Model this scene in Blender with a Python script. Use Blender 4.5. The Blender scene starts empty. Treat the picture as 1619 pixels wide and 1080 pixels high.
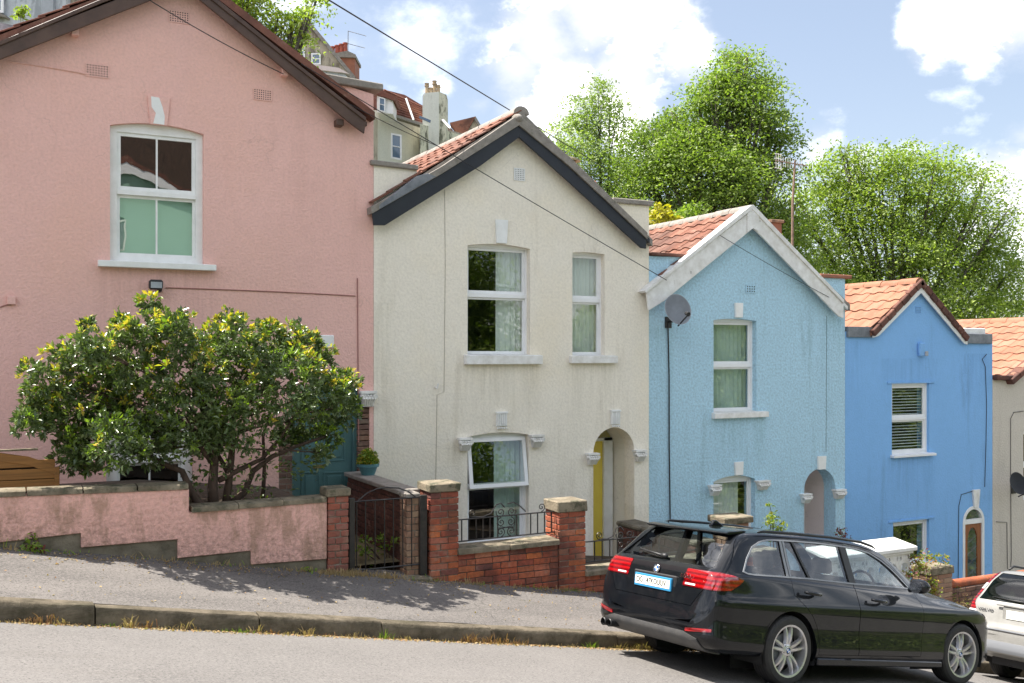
import bpy, bmesh, math, random
import numpy as np
from mathutils import Vector, Matrix
from mathutils.geometry import tessellate_polygon
random.seed(7); RNG = np.random.default_rng(11)
SC = bpy.context.scene; COL = SC.collection
# ------------------------------------------------------------ camera, world, sun, exposure
TH = math.radians(27.4); FP = 1560.0; HOR = 565.0; CX = 809.5; CZ = 1.6
cs, sn = math.cos(TH), math.sin(TH)
cam = bpy.data.cameras.new('camera'); camo = bpy.data.objects.new('camera', cam); COL.objects.link(camo)
cam.sensor_width = 36; cam.lens = FP / 1619 * 36; cam.shift_y = (HOR - 540) / 1619; cam.clip_start = .1; cam.clip_end = 900
camo.location = (0, 0, CZ); camo.rotation_euler = (math.radians(90), 0, -TH); SC.camera = camo
def ray(px, py):
    u = (px - CX) / FP
    return (cs*u + sn, -sn*u + cs, (HOR - py) / FP)
def P(px, py, Y):
    d = ray(px, py); t = Y / d[1]; return Vector((d[0]*t, Y, CZ + d[2]*t))
def PD(px, py, D):
    d = ray(px, py); return Vector((d[0]*D, d[1]*D, CZ + d[2]*D))
SUNV = Vector((-.46, .29, 1.0)).normalized()
sl = bpy.data.lights.new('sun', 'SUN'); sl.energy = 2.55; sl.angle = math.radians(.53); sl.color = (1, .95, .87)
so = bpy.data.objects.new('sun', sl); COL.objects.link(so); so.location = (-20, 10, 40)
so.rotation_euler = (-SUNV).to_track_quat('-Z', 'Y').to_euler()
SC.view_settings.view_transform = 'Standard'; SC.view_settings.look = 'None'; SC.view_settings.gamma = 1
SC.view_settings.exposure = 2.23; SC.view_settings.use_curve_mapping = False
W = bpy.data.worlds.new('World'); SC.world = W; W.use_nodes = True
nt = W.node_tree; nt.nodes.clear(); N = nt.nodes.new; L = nt.links.new
out = N('ShaderNodeOutputWorld'); bg = N('ShaderNodeBackground'); bg.inputs[1].default_value = .12
sky = N('ShaderNodeTexSky'); sky.sky_type = 'NISHITA'; sky.sun_disc = False
sky.sun_elevation = math.asin(SUNV.z); sky.sun_rotation = math.atan2(SUNV.x, SUNV.y); sky.air_density = 1.0; sky.dust_density = 1.6; sky.ozone_density = 1.0
tc = N('ShaderNodeTexCoord')
def vm(op, a, b=None, s=None):
    n = N('ShaderNodeVectorMath'); n.operation = op
    for i, v in enumerate((a, b)):
        if v is None: continue
        if isinstance(v, (tuple, Vector)): n.inputs[i].default_value = v
        else: L(v, n.inputs[i])
    return n.outputs['Value'] if op in ('DISTANCE', 'LENGTH') else n.outputs[0]
def ma(op, a, b, clamp=False):
    n = N('ShaderNodeMath'); n.operation = op; n.use_clamp = clamp
    for i, v in enumerate((a, b)):
        if isinstance(v, (int, float)): n.inputs[i].default_value = v
        else: L(v, n.inputs[i])
    return n.outputs[0]
def noise_w(scale, detail, rough, vec):
    n = N('ShaderNodeTexNoise'); n.inputs['Scale'].default_value = scale; n.inputs['Detail'].default_value = detail
    n.inputs['Roughness'].default_value = rough; L(vec, n.inputs['Vector']); return n.outputs[0]
gen = tc.outputs['Generated']
blobs = [(860,60,.075,1),(930,20,.075,1),(1010,30,.07,1),(1080,80,.05,.9),(900,140,.075,1),(980,130,.07,1),(840,190,.06,.9),(1000,200,.06,.8),(760,165,.035,.45),(700,140,.03,.4),(820,110,.06,.9),(1090,190,.05,.5),
         (1480,50,.045,.8),(1560,25,.06,1),(1640,0,.08,1),(1430,62,.02,.55),(1530,60,.03,.6),(1590,290,.05,1),(1640,330,.08,1),(1560,360,.05,.9),(1290,230,.04,.5),(1350,270,.04,.5),(1310,190,.03,.3),(1620,215,.03,.5)]
acc = None
for px, py, r, a in blobs:
    d = Vector(ray(px, py)).normalized()
    dist = vm('DISTANCE', gen, tuple(d))
    v = ma('MULTIPLY', ma('SUBTRACT', 1.0, ma('DIVIDE', dist, r*1.0), True), a)
    acc = v if acc is None else ma('MAXIMUM', acc, v)
sv = vm('MULTIPLY', gen, (1, 1, 1.5))
n1 = noise_w(9, 9, .62, sv); n2 = noise_w(2.2, 5, .55, vm('ADD', sv, (3.1, 1.7, .4))); n3 = noise_w(28, 5, .6, sv)
fr = ma('ADD', ma('MULTIPLY', ma('SUBTRACT', n1, .5), 2.6), ma('MULTIPLY', ma('SUBTRACT', n3, .5), .5))
c1 = ma('ADD', ma('MULTIPLY', acc, 1.6), ma('MULTIPLY', fr, .75))
fill_cl = ma('MULTIPLY', ma('SUBTRACT', ma('ADD', n2, ma('MULTIPLY', fr, .12)), .455), 3.2, True)  # cloud added over the whole sky, mostly unseen, to fill the shaded fronts
mask = ma('MULTIPLY', ma('SUBTRACT', c1, .24), 1.05, True)
sm = N('ShaderNodeMapRange'); sm.interpolation_type = 'SMOOTHSTEP'; L(mask, sm.inputs[0])
mk = ma('MAXIMUM', ma('MULTIPLY', sm.outputs[0], .96), ma('MULTIPLY', fill_cl, .8))
ccol = N('ShaderNodeMix'); ccol.data_type = 'RGBA'; L(ma('MULTIPLY', ma('SUBTRACT', ma('ADD', n1, ma('MULTIPLY', ma('SUBTRACT', n2, .5), .6)), .43), 3.2, True), ccol.inputs[0])
ccol.inputs[6].default_value = (1.95, 2.0, 2.15, 1); ccol.inputs[7].default_value = (12.5, 12.1, 11.8, 1)
mx = N('ShaderNodeMix'); mx.data_type = 'RGBA'; L(mk, mx.inputs[0])
# a thin veil of high cloud over the blue
veil = N('ShaderNodeMix'); veil.data_type = 'RGBA'; veil.inputs[0].default_value = .40; skm = N('ShaderNodeMix'); skm.data_type = 'RGBA'; skm.blend_type = 'MULTIPLY'; skm.inputs[0].default_value = 1; L(sky.outputs[0], skm.inputs[6]); skm.inputs[7].default_value = (.49, .445, .42, 1); L(skm.outputs[2], veil.inputs[6]); veil.inputs[7].default_value = (1.0, 1.16, 1.38, 1)
L(veil.outputs[2], mx.inputs[6]); L(ccol.outputs[2], mx.inputs[7])
L(mx.outputs[2], bg.inputs[0]); L(bg.outputs[0], out.inputs[0])

# ------------------------------------------------------------ materials
MAT = {}
def hexl(r, g, b): return tuple(((c/255)/12.92 if c/255 <= .04045 else ((c/255+.055)/1.055)**2.4) for c in (r, g, b))
class G:
    def __init__(s, name):
        s.m = bpy.data.materials.new(name); s.m.use_nodes = True; s.t = s.m.node_tree; s.t.nodes.clear()
        s.o = s.n('ShaderNodeOutputMaterial'); s.b = s.n('ShaderNodeBsdfPrincipled'); s.l(s.b.outputs[0], s.o.inputs[0]); MAT[name] = s.m
        s.tc = s.n('ShaderNodeTexCoord'); s.vec = s.tc.outputs['Object']
    def n(s, t): return s.t.nodes.new(t)
    def l(s, a, b): s.t.links.new(a, b)
    def noise(s, scale, detail=4, rough=.55, stretch=None, ofs=None):
        v = s.vec
        if stretch or ofs:
            mp = s.n('ShaderNodeMapping'); s.l(v, mp.inputs[0])
            if stretch: mp.inputs['Scale'].default_value = stretch
            if ofs: mp.inputs['Location'].default_value = ofs
            v = mp.outputs[0]
        n = s.n('ShaderNodeTexNoise'); n.inputs['Scale'].default_value = scale; n.inputs['Detail'].default_value = detail
        n.inputs['Roughness'].default_value = rough; s.l(v, n.inputs['Vector']); return n.outputs[0]
    def ramp(s, f, a, b):
        n = s.n('ShaderNodeMapRange'); s.l(f, n.inputs[0]); n.inputs[1].default_value = a; n.inputs[2].default_value = b; return n.outputs[0]
    def mix(s, f, a, b, mode='MIX'):
        n = s.n('ShaderNodeMix'); n.data_type = 'RGBA'; n.blend_type = mode
        for i, v in ((0, f), (6, a), (7, b)):
            if isinstance(v, (int, float)): n.inputs[i].default_value = v
            elif isinstance(v, tuple): n.inputs[i].default_value = (*v[:3], 1)
            else: s.l(v, n.inputs[i])
        return n.outputs[2]
    def mul(s, a, b):
        n = s.n('ShaderNodeMath'); n.operation = 'MULTIPLY'
        for i, v in enumerate((a, b)):
            if isinstance(v, (int, float)): n.inputs[i].default_value = v
            else: s.l(v, n.inputs[i])
        return n.outputs[0]
    def bump(s, h, strength, dist, prev=None):
        n = s.n('ShaderNodeBump'); n.inputs['Strength'].default_value = strength; n.inputs['Distance'].default_value = dist
        s.l(h, n.inputs['Height'])
        if prev: s.l(prev, n.inputs['Normal'])
        s.l(n.outputs[0], s.b.inputs['Normal']); return n.outputs[0]
    def col(s, c):
        if isinstance(c, tuple): s.b.inputs['Base Color'].default_value = (*c[:3], 1)
        else: s.l(c, s.b.inputs['Base Color'])
    def rough(s, r, spec=.5, metal=0):
        s.b.inputs['Roughness'].default_value = r; s.b.inputs['Specular IOR Level'].default_value = spec; s.b.inputs['Metallic'].default_value = metal
def sc3(c, k): return tuple(min(1, v*k) for v in c)

def render_mat(name, c, grain=(30, .8, .014), speck=.18, dirt=(.30,.27,.22), dirt_amt=.35, warm=None, patches=None, moss=None, foot=None):
    g = G(name)
    big = g.ramp(g.noise(.7, 5, .6), .35, .68); mid = g.ramp(g.noise(6, 6, .65), .3, .7)
    fine = g.noise(grain[0], 3, .6); fr = g.ramp(fine, .32, .62)
    k = g.mix(g.mul(big, .5), c, sc3(c, .90)); k = g.mix(g.mul(mid, .35), k, sc3(c, .84))
    if warm: k = g.mix(g.mul(g.ramp(g.noise(.5, 4, .6, None, (4, 2, 7)), .5, .72), .5), k, warm)
    k = g.mix(g.mul(g.ramp(fr, 1, 0), speck), k, sc3(c, .45))
    st = g.mul(g.ramp(g.noise(1.0, 7, .72, (2.6, 2.6, .35)), .52, .75), g.ramp(g.noise(.45, 3, .5, None, (9, 0, 3)), .42, .68))
    k = g.mix(g.mul(st, dirt_amt), k, dirt)
    # fine pitting in a few worn clouds
    pit = g.mul(g.ramp(g.noise(70, 2, .5, None, (1, 5, 2)), .60, .66), g.ramp(g.noise(.55, 4, .6, None, (2.5, 0, 8)), .56, .66))
    k = g.mix(g.mul(pit, .45), k, sc3(c, .4))
    # hairline cracks
    v = g.n('ShaderNodeTexVoronoi'); v.feature = 'DISTANCE_TO_EDGE'; v.inputs['Scale'].default_value = .55
    nn = g.n('ShaderNodeTexNoise'); nn.inputs['Scale'].default_value = 3; nn.inputs['Detail'].default_value = 6; g.l(g.vec, nn.inputs['Vector'])
    ad = g.n('ShaderNodeVectorMath'); ad.operation = 'ADD'; g.l(g.vec, ad.inputs[0]); sc_ = g.n('ShaderNodeVectorMath'); sc_.operation = 'SCALE'; sc_.inputs['Scale'].default_value = .5
    g.l(nn.outputs['Color'], sc_.inputs[0]); g.l(sc_.outputs[0], ad.inputs[1]); g.l(ad.outputs[0], v.inputs['Vector'])
    crk = g.mul(g.ramp(v.outputs['Distance'], .004, .0005), g.ramp(g.noise(.8, 2, .5, None, (0, 3, 6)), .50, .6))
    k = g.mix(g.mul(crk, .30), k, sc3(c, .5))
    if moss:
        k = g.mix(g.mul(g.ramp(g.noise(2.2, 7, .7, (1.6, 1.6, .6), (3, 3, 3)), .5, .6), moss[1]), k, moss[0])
    if foot:                               # soil splashed up along the sloping foot of the wall
        sp = g.n('ShaderNodeVectorMath'); sp.operation = 'DOT_PRODUCT'; g.l(g.vec, sp.inputs[0]); sp.inputs[1].default_value = (.173, 0, 1)
        k = g.mix(g.mul(g.mul(g.ramp(sp.outputs['Value'], foot[1], foot[0]), g.ramp(g.noise(18, 5, .75), .40, .60)), .65), k, (.13, .09, .075))
    g.col(k); g.rough(.92, .2)
    b = g.bump(g.noise(4, 3, .5), .25, .02); g.bump(fine, grain[1], grain[2], b)
    return g.m
PINK = (.88, .54, .48); CREAM = (.93, .86, .745); BLUE = (.51, .75, .90); AZURE = (.26, .51, .87)
render_mat('pink_render', PINK, warm=(.85, .50, .40), dirt=(.42, .22, .18), speck=.18, dirt_amt=.3)
render_mat('cream_render', CREAM, grain=(26, .6, .012), warm=(.88, .76, .56), dirt=(.42, .35, .25), dirt_amt=.75, speck=.2)
render_mat('blue_render', BLUE, grain=(27, 1.0, .016), dirt=(.13, .22, .25), speck=.45, dirt_amt=.6)
render_mat('azure_render', AZURE, grain=(30, .5, .012), dirt=(.10, .16, .30), speck=.12, dirt_amt=.7)
render_mat('grey_render', (.66, .60, .52), grain=(28, .8, .014), dirt=(.22, .19, .16), dirt_amt=.7)
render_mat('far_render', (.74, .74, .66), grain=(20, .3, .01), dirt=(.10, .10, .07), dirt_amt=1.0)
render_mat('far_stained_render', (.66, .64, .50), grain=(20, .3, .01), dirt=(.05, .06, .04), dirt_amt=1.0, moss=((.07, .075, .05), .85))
render_mat('far_grey_render', (.52, .46, .36), grain=(20, .3, .01), dirt=(.08, .07, .06), dirt_amt=1.0, moss=((.12, .10, .08), .7))
render_mat('far_blue_render', (.56, .60, .64), grain=(20, .3, .01), dirt=(.14, .15, .16), dirt_amt=1.0, moss=((.22, .24, .26), .6))
render_mat('green_render', (.34, .52, .40), grain=(20, .3, .01), dirt=(.25, .36, .28), dirt_amt=.4)
render_mat('porch_render', (.82, .78, .70), grain=(30, .2, .006), dirt=(.4, .36, .3), dirt_amt=.3, speck=.06)
render_mat('porch_pink', (.80, .68, .65), grain=(30, .2, .006), dirt=(.4, .32, .3), dirt_amt=.3, speck=.06)
render_mat('garden_pink', (.86, .50, .43), grain=(24, 1.0, .022), dirt=(.40, .26, .21), speck=.35, dirt_amt=.6, moss=((.38, .24, .17), .7), foot=(.74, 1.30))

def simple(name, c, rough=.6, c2=None, ns=8, bump=None, spec=.5, metal=0, dirt=None, coat=0, amt=1.0, stretch=None, lo=.35, hi=.65, perobj=0):
    g = G(name); k = c
    if c2 is not None: k = g.mix(g.mul(g.ramp(g.noise(ns, 6, .65, stretch), lo, hi), amt), c, c2)
    if dirt is not None: k = g.mix(g.ramp(g.noise(dirt[1], 7, .7, dirt[3] if len(dirt) > 3 else None, (5, 1, 2)), dirt[2], dirt[2]+.12), k, dirt[0])
    if perobj:
        oi = g.n('ShaderNodeObjectInfo'); k = g.mix(g.mul(oi.outputs['Random'], perobj), k, sc3(c, .35), 'MIX')
    g.col(k); g.rough(rough, spec, metal)
    if coat: g.b.inputs['Coat Weight'].default_value = coat; g.b.inputs['Coat Roughness'].default_value = .02
    if bump: g.bump(g.noise(bump[0], 4, .6, stretch), bump[1], bump[2])
    return g.m
simple('white_paint', (.86, .86, .85), .45, (.76, .76, .74), 5, (30, .15, .002), dirt=((.30, .29, .26), 9, .66))
simple('old_white', (.84, .83, .81), .6, (.66, .64, .60), 7, (40, .35, .004), dirt=((.16, .15, .13), 11, .645, (1, 1, .5)))
simple('upvc', (.88, .88, .89), .3, (.82, .82, .83), 4)
simple('navy_paint', (.010, .012, .020), .5, (.016, .019, .027), 5, (20, .1, .002))
simple('brown_paint', (.062, .032, .022), .5, (.10, .055, .038), 4, (20, .3, .003), dirt=((.42, .33, .30), 1.3, .70))
simple('lead', (.13, .14, .16), .5, (.24, .25, .27), 6, (15, .3, .004), metal=.2)
simple('cement', (.30, .27, .24), .9, (.20, .18, .155), 9, (50, .5, .006), dirt=((.10, .10, .06), 5, .6))
simple('coping_stone', (.27, .225, .16), .95, (.13, .105, .07), 5, (35, .8, .012), dirt=((.075, .075, .045), 7, .50))
simple('plinth', (.21, .18, .135), .95, (.10, .085, .06), 4, (40, .7, .01), dirt=((.04, .042, .03), 3, .56))
simple('black_iron', (.012, .012, .013), .42, (.035, .028, .024), 30, (90, .3, .002))
simple('rust_pole', (.30, .20, .15), .7, (.18, .12, .09), 12, spec=.3)
simple('dark_room', (.045, .042, .04), .9)
simple('reflection_mint', (.58, .80, .68), .9)  # pale green of a window reflection, put into a flat colour
simple('curtain_pale', (.86, .88, .82), .9, (.78, .80, .75), 5)
simple('curtain_green', (.60, .70, .64), .9, (.52, .62, .56), 5)
simple('yellow_door', (.90, .70, .11), .4, (.86, .64, .10), 4)
simple('teal_door', (.075, .165, .170), .42, (.06, .14, .145), 6)
simple('pot_teal', (.10, .25, .29), .5, (.08, .20, .23), 12, dirt=((.25, .25, .22), 14, .66))
simple('dish_grey', (.40, .43, .47), .5, (.30, .32, .35), 4)
simple('dish_dark', (.03, .032, .04), .5, (.045, .045, .05), 4)
simple('cable', (.018, .018, .02), .6)
simple('cable_pink', (.34, .16, .14), .8)
simple('cable_cream', (.36, .32, .26), .8)
simple('dark_void', (.01, .01, .01), .9)
simple('terracotta', (.34, .13, .075), .8, (.24, .10, .065), 8, (40, .3, .004))
simple('red_pot', (.42, .10, .06), .8, (.26, .07, .05), 6)
simple('buff_pot', (.42, .32, .20), .85, (.25, .19, .13), 8)
simple('soil', (.05, .036, .025), .95, (.10, .075, .05), 12, (20, .9, .03))
simple('brass', (.25, .2, .1), .4, metal=.8)
simple('bark', (.10, .062, .045), .9, (.045, .03, .022), 14, (30, .8, .012), stretch=(1, 1, .3))
simple('far_bark', (.07, .06, .05), .95, (.12, .11, .09), 8)
simple('wood_red', (.33, .115, .04), .45, (.22, .075, .03), 6, stretch=(6, 6, .6))
simple('rubber', (.016, .016, .017), .75, (.028, .026, .024), 14, (60, .2, .002))
simple('plastic_black', (.014, .014, .015), .5)
simple('seat_cloth', (.03, .03, .033), .85)
simple('seat_beige', (.30, .31, .24), .85)
simple('alloy', (.62, .63, .66), .28, (.50, .48, .46), 9, metal=.75)
simple('chrome', (.75, .76, .78), .12, metal=1)
simple('valance_grey', (.055, .055, .058), .55, (.085, .083, .08), 9)
simple('sill_grey', (.22, .23, .25), .5)
simple('plate_white', (.78, .78, .70), .4)
simple('plate_blue', (.03, .22, .42), .4)
simple('badge_blue', (.02, .12, .40), .3)
simple('badge_white', (.8, .8, .82), .3)
simple('ink', (.02, .02, .025), .5)
simple('far_lens', (.5, .5, .5), .2)
g = G('fence_wood')
k = g.mix(g.ramp(g.noise(3, 7, .7, (.5, 6, 14)), .35, .65), (.33, .16, .05), (.19, .095, .035)); g.col(k); g.rough(.75, .3); g.bump(g.noise(6, 5, .7, (.5, 8, 16)), .4, .004)
# black car paint: clear coat over blue-black, light dust film
g = G('black_paint'); g.col((.006, .007, .011)); g.rough(.4, .08); g.b.inputs['Coat Weight'].default_value = 1; g.b.inputs['Coat Roughness'].default_value = .012; g.b.inputs['Coat IOR'].default_value = 1.40
g.l(g.mix(g.mul(g.ramp(g.noise(6, 7, .7), .45, .75), .3), (.004, .005, .007), (.018, .018, .018)), g.b.inputs['Base Color'])
g.bump(g.noise(1.6, 2, .5), .06, .02)
g = G('silver_paint'); g.col(g.mix(g.ramp(g.noise(5, 6, .7), .4, .7), (.29, .285, .27), (.24, .235, .22))); g.rough(.35, .5, .25); g.b.inputs['Coat Weight'].default_value = .6; g.b.inputs['Coat Roughness'].default_value = .06
g = G('red_lens'); g.rough(.08, .6); wv = g.n('ShaderNodeTexWave'); wv.bands_direction = 'Z'; wv.inputs['Scale'].default_value = 7.5; wv.inputs['Distortion'].default_value = .3; g.l(g.vec, wv.inputs['Vector']); g.col(g.mix(g.ramp(wv.outputs['Fac'], .35, .7), (.13, .001, .004), (.30, .003, .006))); g.b.inputs['Coat Weight'].default_value = 1
g = G('clear_lens'); g.rough(.1, .6); g.col((.70, .68, .68)); g.b.inputs['Coat Weight'].default_value = 1
g = G('amber_lens'); g.rough(.1, .6); g.col((.6, .18, .05))
def glass(name, tint, refl=.9, wav=(1.2, .05, .02), ior=1.5, rough=0.0):
    g = G(name); g.t.nodes.remove(g.b)
    tr = g.n('ShaderNodeBsdfTransparent'); tr.inputs[0].default_value = (*tint, 1)
    gl = g.n('ShaderNodeBsdfGlossy'); gl.inputs[0].default_value = (refl, refl, refl, 1); gl.inputs['Roughness'].default_value = rough
    fr = g.n('ShaderNodeFresnel'); fr.inputs[0].default_value = ior
    bp = g.n('ShaderNodeBump'); bp.inputs['Strength'].default_value = wav[1]; bp.inputs['Distance'].default_value = wav[2]; g.l(g.noise(wav[0], 2, .5), bp.inputs['Height'])
    g.l(bp.outputs[0], gl.inputs['Normal'])
    mx = g.n('ShaderNodeMixShader'); gb = g.n('ShaderNodeNewGeometry'); ib = g.n('ShaderNodeMath'); ib.operation = 'SUBTRACT'; ib.inputs[0].default_value = 1; g.l(gb.outputs['Backfacing'], ib.inputs[1]); g.l(g.mul(fr.outputs[0], ib.outputs[0]), mx.inputs[0]); g.l(tr.outputs[0], mx.inputs[1]); g.l(gl.outputs[0], mx.inputs[2]); g.l(mx.outputs[0], g.o.inputs[0])
glass('window_glass', (.90, .93, .92), .95, (1.0, .10, .02), 2.1)
glass('old_glass', (.80, .84, .82), .95, (1.6, .16, .02), 3.0)
glass('car_glass', (.84, .88, .89), .95, (1.0, .04, .01), 1.9)
glass('volvo_glass', (.50, .58, .50), .9, (1.0, .05, .01), 1.7)
# bricks: colour differs from brick to brick
def brick_mat(name, cols, dark=.5, soot=(.04, .03, .028)):
    g = G(name); oi = g.n('ShaderNodeObjectInfo'); cr = g.n('ShaderNodeValToRGB'); cr.color_ramp.interpolation = 'LINEAR'
    e = cr.color_ramp.elements
    for i, c in enumerate(cols):
        if i < 2: el = e[i]; el.position = i/(len(cols)-1)
        else: el = e.new(i/(len(cols)-1))
        el.color = (*c, 1)
    for i in range(len(cols)): e[i].position = i/(len(cols)-1); e[i].color = (*cols[i], 1)
    g.l(oi.outputs['Random'], cr.inputs[0]); ge = g.n('ShaderNodeNewGeometry'); g.vec = ge.outputs['Position']
    k = g.mix(g.mul(g.ramp(g.noise(22, 6, .7), .4, .7), dark), cr.outputs[0], soot)
    k = g.mix(g.mul(g.ramp(g.noise(7, 5, .7, None, (3, 1, 4)), .55, .68), .55), k, (.30, .20, .15))
    k = g.mix(g.mul(g.ramp(g.noise(2.2, 5, .6, None, (1, 8, 2)), .5, .66), .55), k, soot)
    g.col(k); g.rough(.9, .25); g.bump(g.noise(70, 4, .7), .7, .005)
brick_mat('red_brick', [(.48, .125, .055), (.28, .075, .05), (.58, .17, .06), (.17, .065, .055), (.48, .14, .065), (.34, .09, .06), (.52, .22, .13), (.42, .10, .05)])
brick_mat('pillar_brick', [(.30, .11, .085), (.34, .10, .06), (.26, .10, .08), (.38, .14, .09)], .35, (.09, .07, .06))
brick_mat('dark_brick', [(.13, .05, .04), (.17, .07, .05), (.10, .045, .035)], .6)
brick_mat('old_brick', [(.24, .13, .09), (.17, .10, .08), (.28, .15, .10), (.20, .15, .12)], .5, (.07, .05, .045))
brick_mat('pale_brick', [(.40, .24, .16), (.34, .19, .13), (.44, .30, .20)], .3)
def tile_mat(name, cols, lich=(.42, .30, .22), soot=(.08, .045, .035), amt=.5):
    brick_mat(name, cols, .4, soot)
tile_mat('tile_old', [(.23, .10, .065), (.18, .075, .05), (.27, .13, .09), (.13, .065, .05), (.22, .12, .09)])
tile_mat('tile_dark', [(.30, .12, .085), (.24, .09, .065), (.36, .15, .10), (.19, .085, .065)])
brick_mat('tile_new', [(.33, .16, .10), (.30, .14, .088), (.36, .185, .125)], .12, (.20, .09, .06))
brick_mat('tile_far', [(.25, .10, .075), (.20, .08, .06), (.30, .13, .09)], .4)
brick_mat('verge_brown', [(.17, .075, .055), (.13, .06, .045), (.20, .09, .065)], .3)
simple('mortar', (.30, .25, .20), .95, (.14, .11, .085), 14, (60, .6, .006))
simple('mortar_dark', (.10, .085, .07), .95, (.05, .04, .035), 14, (60, .6, .006))
# asphalt
g = G('asphalt_road')
c = g.mix(g.ramp(g.noise(.8, 6, .65), .35, .65), (.150, .141, .134), (.118, .111, .106))
c = g.mix(g.mul(g.ramp(g.noise(45, 4, .75), .40, .66), .75), c, (.24, .225, .21)); c = g.mix(g.mul(g.ramp(g.noise(60, 3, .7, None, (3, 3, 3)), .57, .64), .8), c, (.06, .055, .052))
c = g.mix(g.mul(g.ramp(g.noise(1.2, 6, .7, (.25, 2.4, 1)), .55, .7), .35), c, (.12, .11, .10))
g.col(c); g.rough(.9, .3); g.bump(g.noise(130, 4, .75), .7, .006)
g = G('asphalt_pavement')
c = g.mix(g.ramp(g.noise(1.1, 7, .65, (.5, 1.6, 1)), .38, .62), (.150, .137, .127), (.096, .089, .084))
c = g.mix(g.mul(g.ramp(g.noise(40, 4, .75), .42, .68), .75), c, (.22, .20, .185)); c = g.mix(g.mul(g.ramp(g.noise(55, 3, .7, None, (3, 3, 3)), .56, .64), .85), c, (.045, .04, .038))
v = g.n('ShaderNodeTexVoronoi'); v.feature = 'DISTANCE_TO_EDGE'; v.inputs['Scale'].default_value = .9
nn = g.n('ShaderNodeTexNoise'); nn.inputs['Scale'].default_value = 2; nn.inputs['Detail'].default_value = 7; g.l(g.vec, nn.inputs['Vector'])
ad = g.n('ShaderNodeVectorMath'); ad.operation = 'ADD'; s_ = g.n('ShaderNodeVectorMath'); s_.operation = 'SCALE'; s_.inputs['Scale'].default_value = .7
g.l(nn.outputs['Color'], s_.inputs[0]); g.l(g.vec, ad.inputs[0]); g.l(s_.outputs[0], ad.inputs[1]); g.l(ad.outputs[0], v.inputs['Vector'])
c = g.mix(g.mul(g.mul(g.ramp(v.outputs['Distance'], .012, .002), g.ramp(g.noise(.9, 3, .5, None, (7, 7, 7)), .5, .6)), .5), c, (.05, .047, .043))
c = g.mix(g.mul(g.ramp(g.noise(3, 7, .75, None, (8, 8, 1)), .60, .70), .5), c, (.09, .085, .06))
g.col(c); g.rough(.92, .25); g.bump(g.noise(110, 4, .75), .7, .007)
g = G('kerb_granite'); c = g.mix(g.ramp(g.noise(4, 7, .7), .38, .62), (.175, .145, .105), (.075, .062, .042)); c = g.mix(g.mul(g.ramp(g.noise(2.2, 7, .7, (.3, 1, 3)), .50, .62), .7), c, (.06, .055, .032)); g.col(c); g.rough(.9, .25); g.bump(g.noise(26, 5, .75), .9, .018)
g = G('terrain_grass'); g.col(g.mix(g.ramp(g.noise(1.2, 7, .7), .35, .65), (.05, .075, .025), (.10, .095, .045))); g.rough(.95, .2)
g = G('garden_path'); g.col(g.mix(g.ramp(g.noise(5, 7, .7), .35, .65), (.26, .21, .12), (.14, .11, .07))); g.rough(.95, .2); g.bump(g.noise(30, 4, .7), .6, .01)
def leaf_mat(name, c1, c2, gloss=.45, trans=.35, clump=1.2, spec=.5, tcol=None):
    g = G(name); ge = g.n('ShaderNodeNewGeometry')
    g.vec = ge.outputs['Position']
    k = g.mix(ge.outputs['Random Per Island'], c1, c2)
    k = g.mix(g.mul(g.ramp(g.noise(clump, 3, .6), .4, .65), .55), k, sc3(c2, 1.35))
    g.col(k); g.rough(gloss, spec)
    tl = g.n('ShaderNodeBsdfTranslucent'); mxs = g.n('ShaderNodeMixShader'); mxs.inputs[0].default_value = trans
    tk = g.mix(1.0, k, tcol or (1.0, 1.15, .35), 'MULTIPLY'); g.l(tk, tl.inputs[0])
    sc_ = g.mix(1.0, tk, (1.2, 1.25, 1.3), 'MULTIPLY'); g.l(sc_, tl.inputs[0])
    g.l(g.b.outputs[0], mxs.inputs[1]); g.l(tl.outputs[0], mxs.inputs[2]); g.l(mxs.outputs[0], g.o.inputs[0])
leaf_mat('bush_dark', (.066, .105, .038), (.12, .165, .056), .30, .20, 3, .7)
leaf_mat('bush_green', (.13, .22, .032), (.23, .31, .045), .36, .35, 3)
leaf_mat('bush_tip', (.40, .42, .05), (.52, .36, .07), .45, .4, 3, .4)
leaf_mat('tree_leaf', (.12, .185, .040), (.195, .265, .060), .5, .40, .5)
leaf_mat('tree_leaf_light', (.21, .285, .055), (.31, .375, .09), .5, .42, .5)
leaf_mat('tree_leaf_pale', (.20, .27, .10), (.30, .36, .17), .5, .42, .5)
leaf_mat('yellow_leaf', (.42, .33, .02), (.30, .27, .03), .5, .45, 1)
leaf_mat('red_leaf', (.13, .03, .035), (.20, .05, .04), .5, .3, 1)
leaf_mat('dry_grass', (.42, .32, .18), (.30, .21, .11), .7, .25, 4, .2)
leaf_mat('rust_weed', (.24, .12, .06), (.34, .20, .10), .7, .25, 4, .2)
leaf_mat('weed_green', (.12, .20, .03), (.22, .28, .05), .5, .35, 4, .3)

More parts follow.
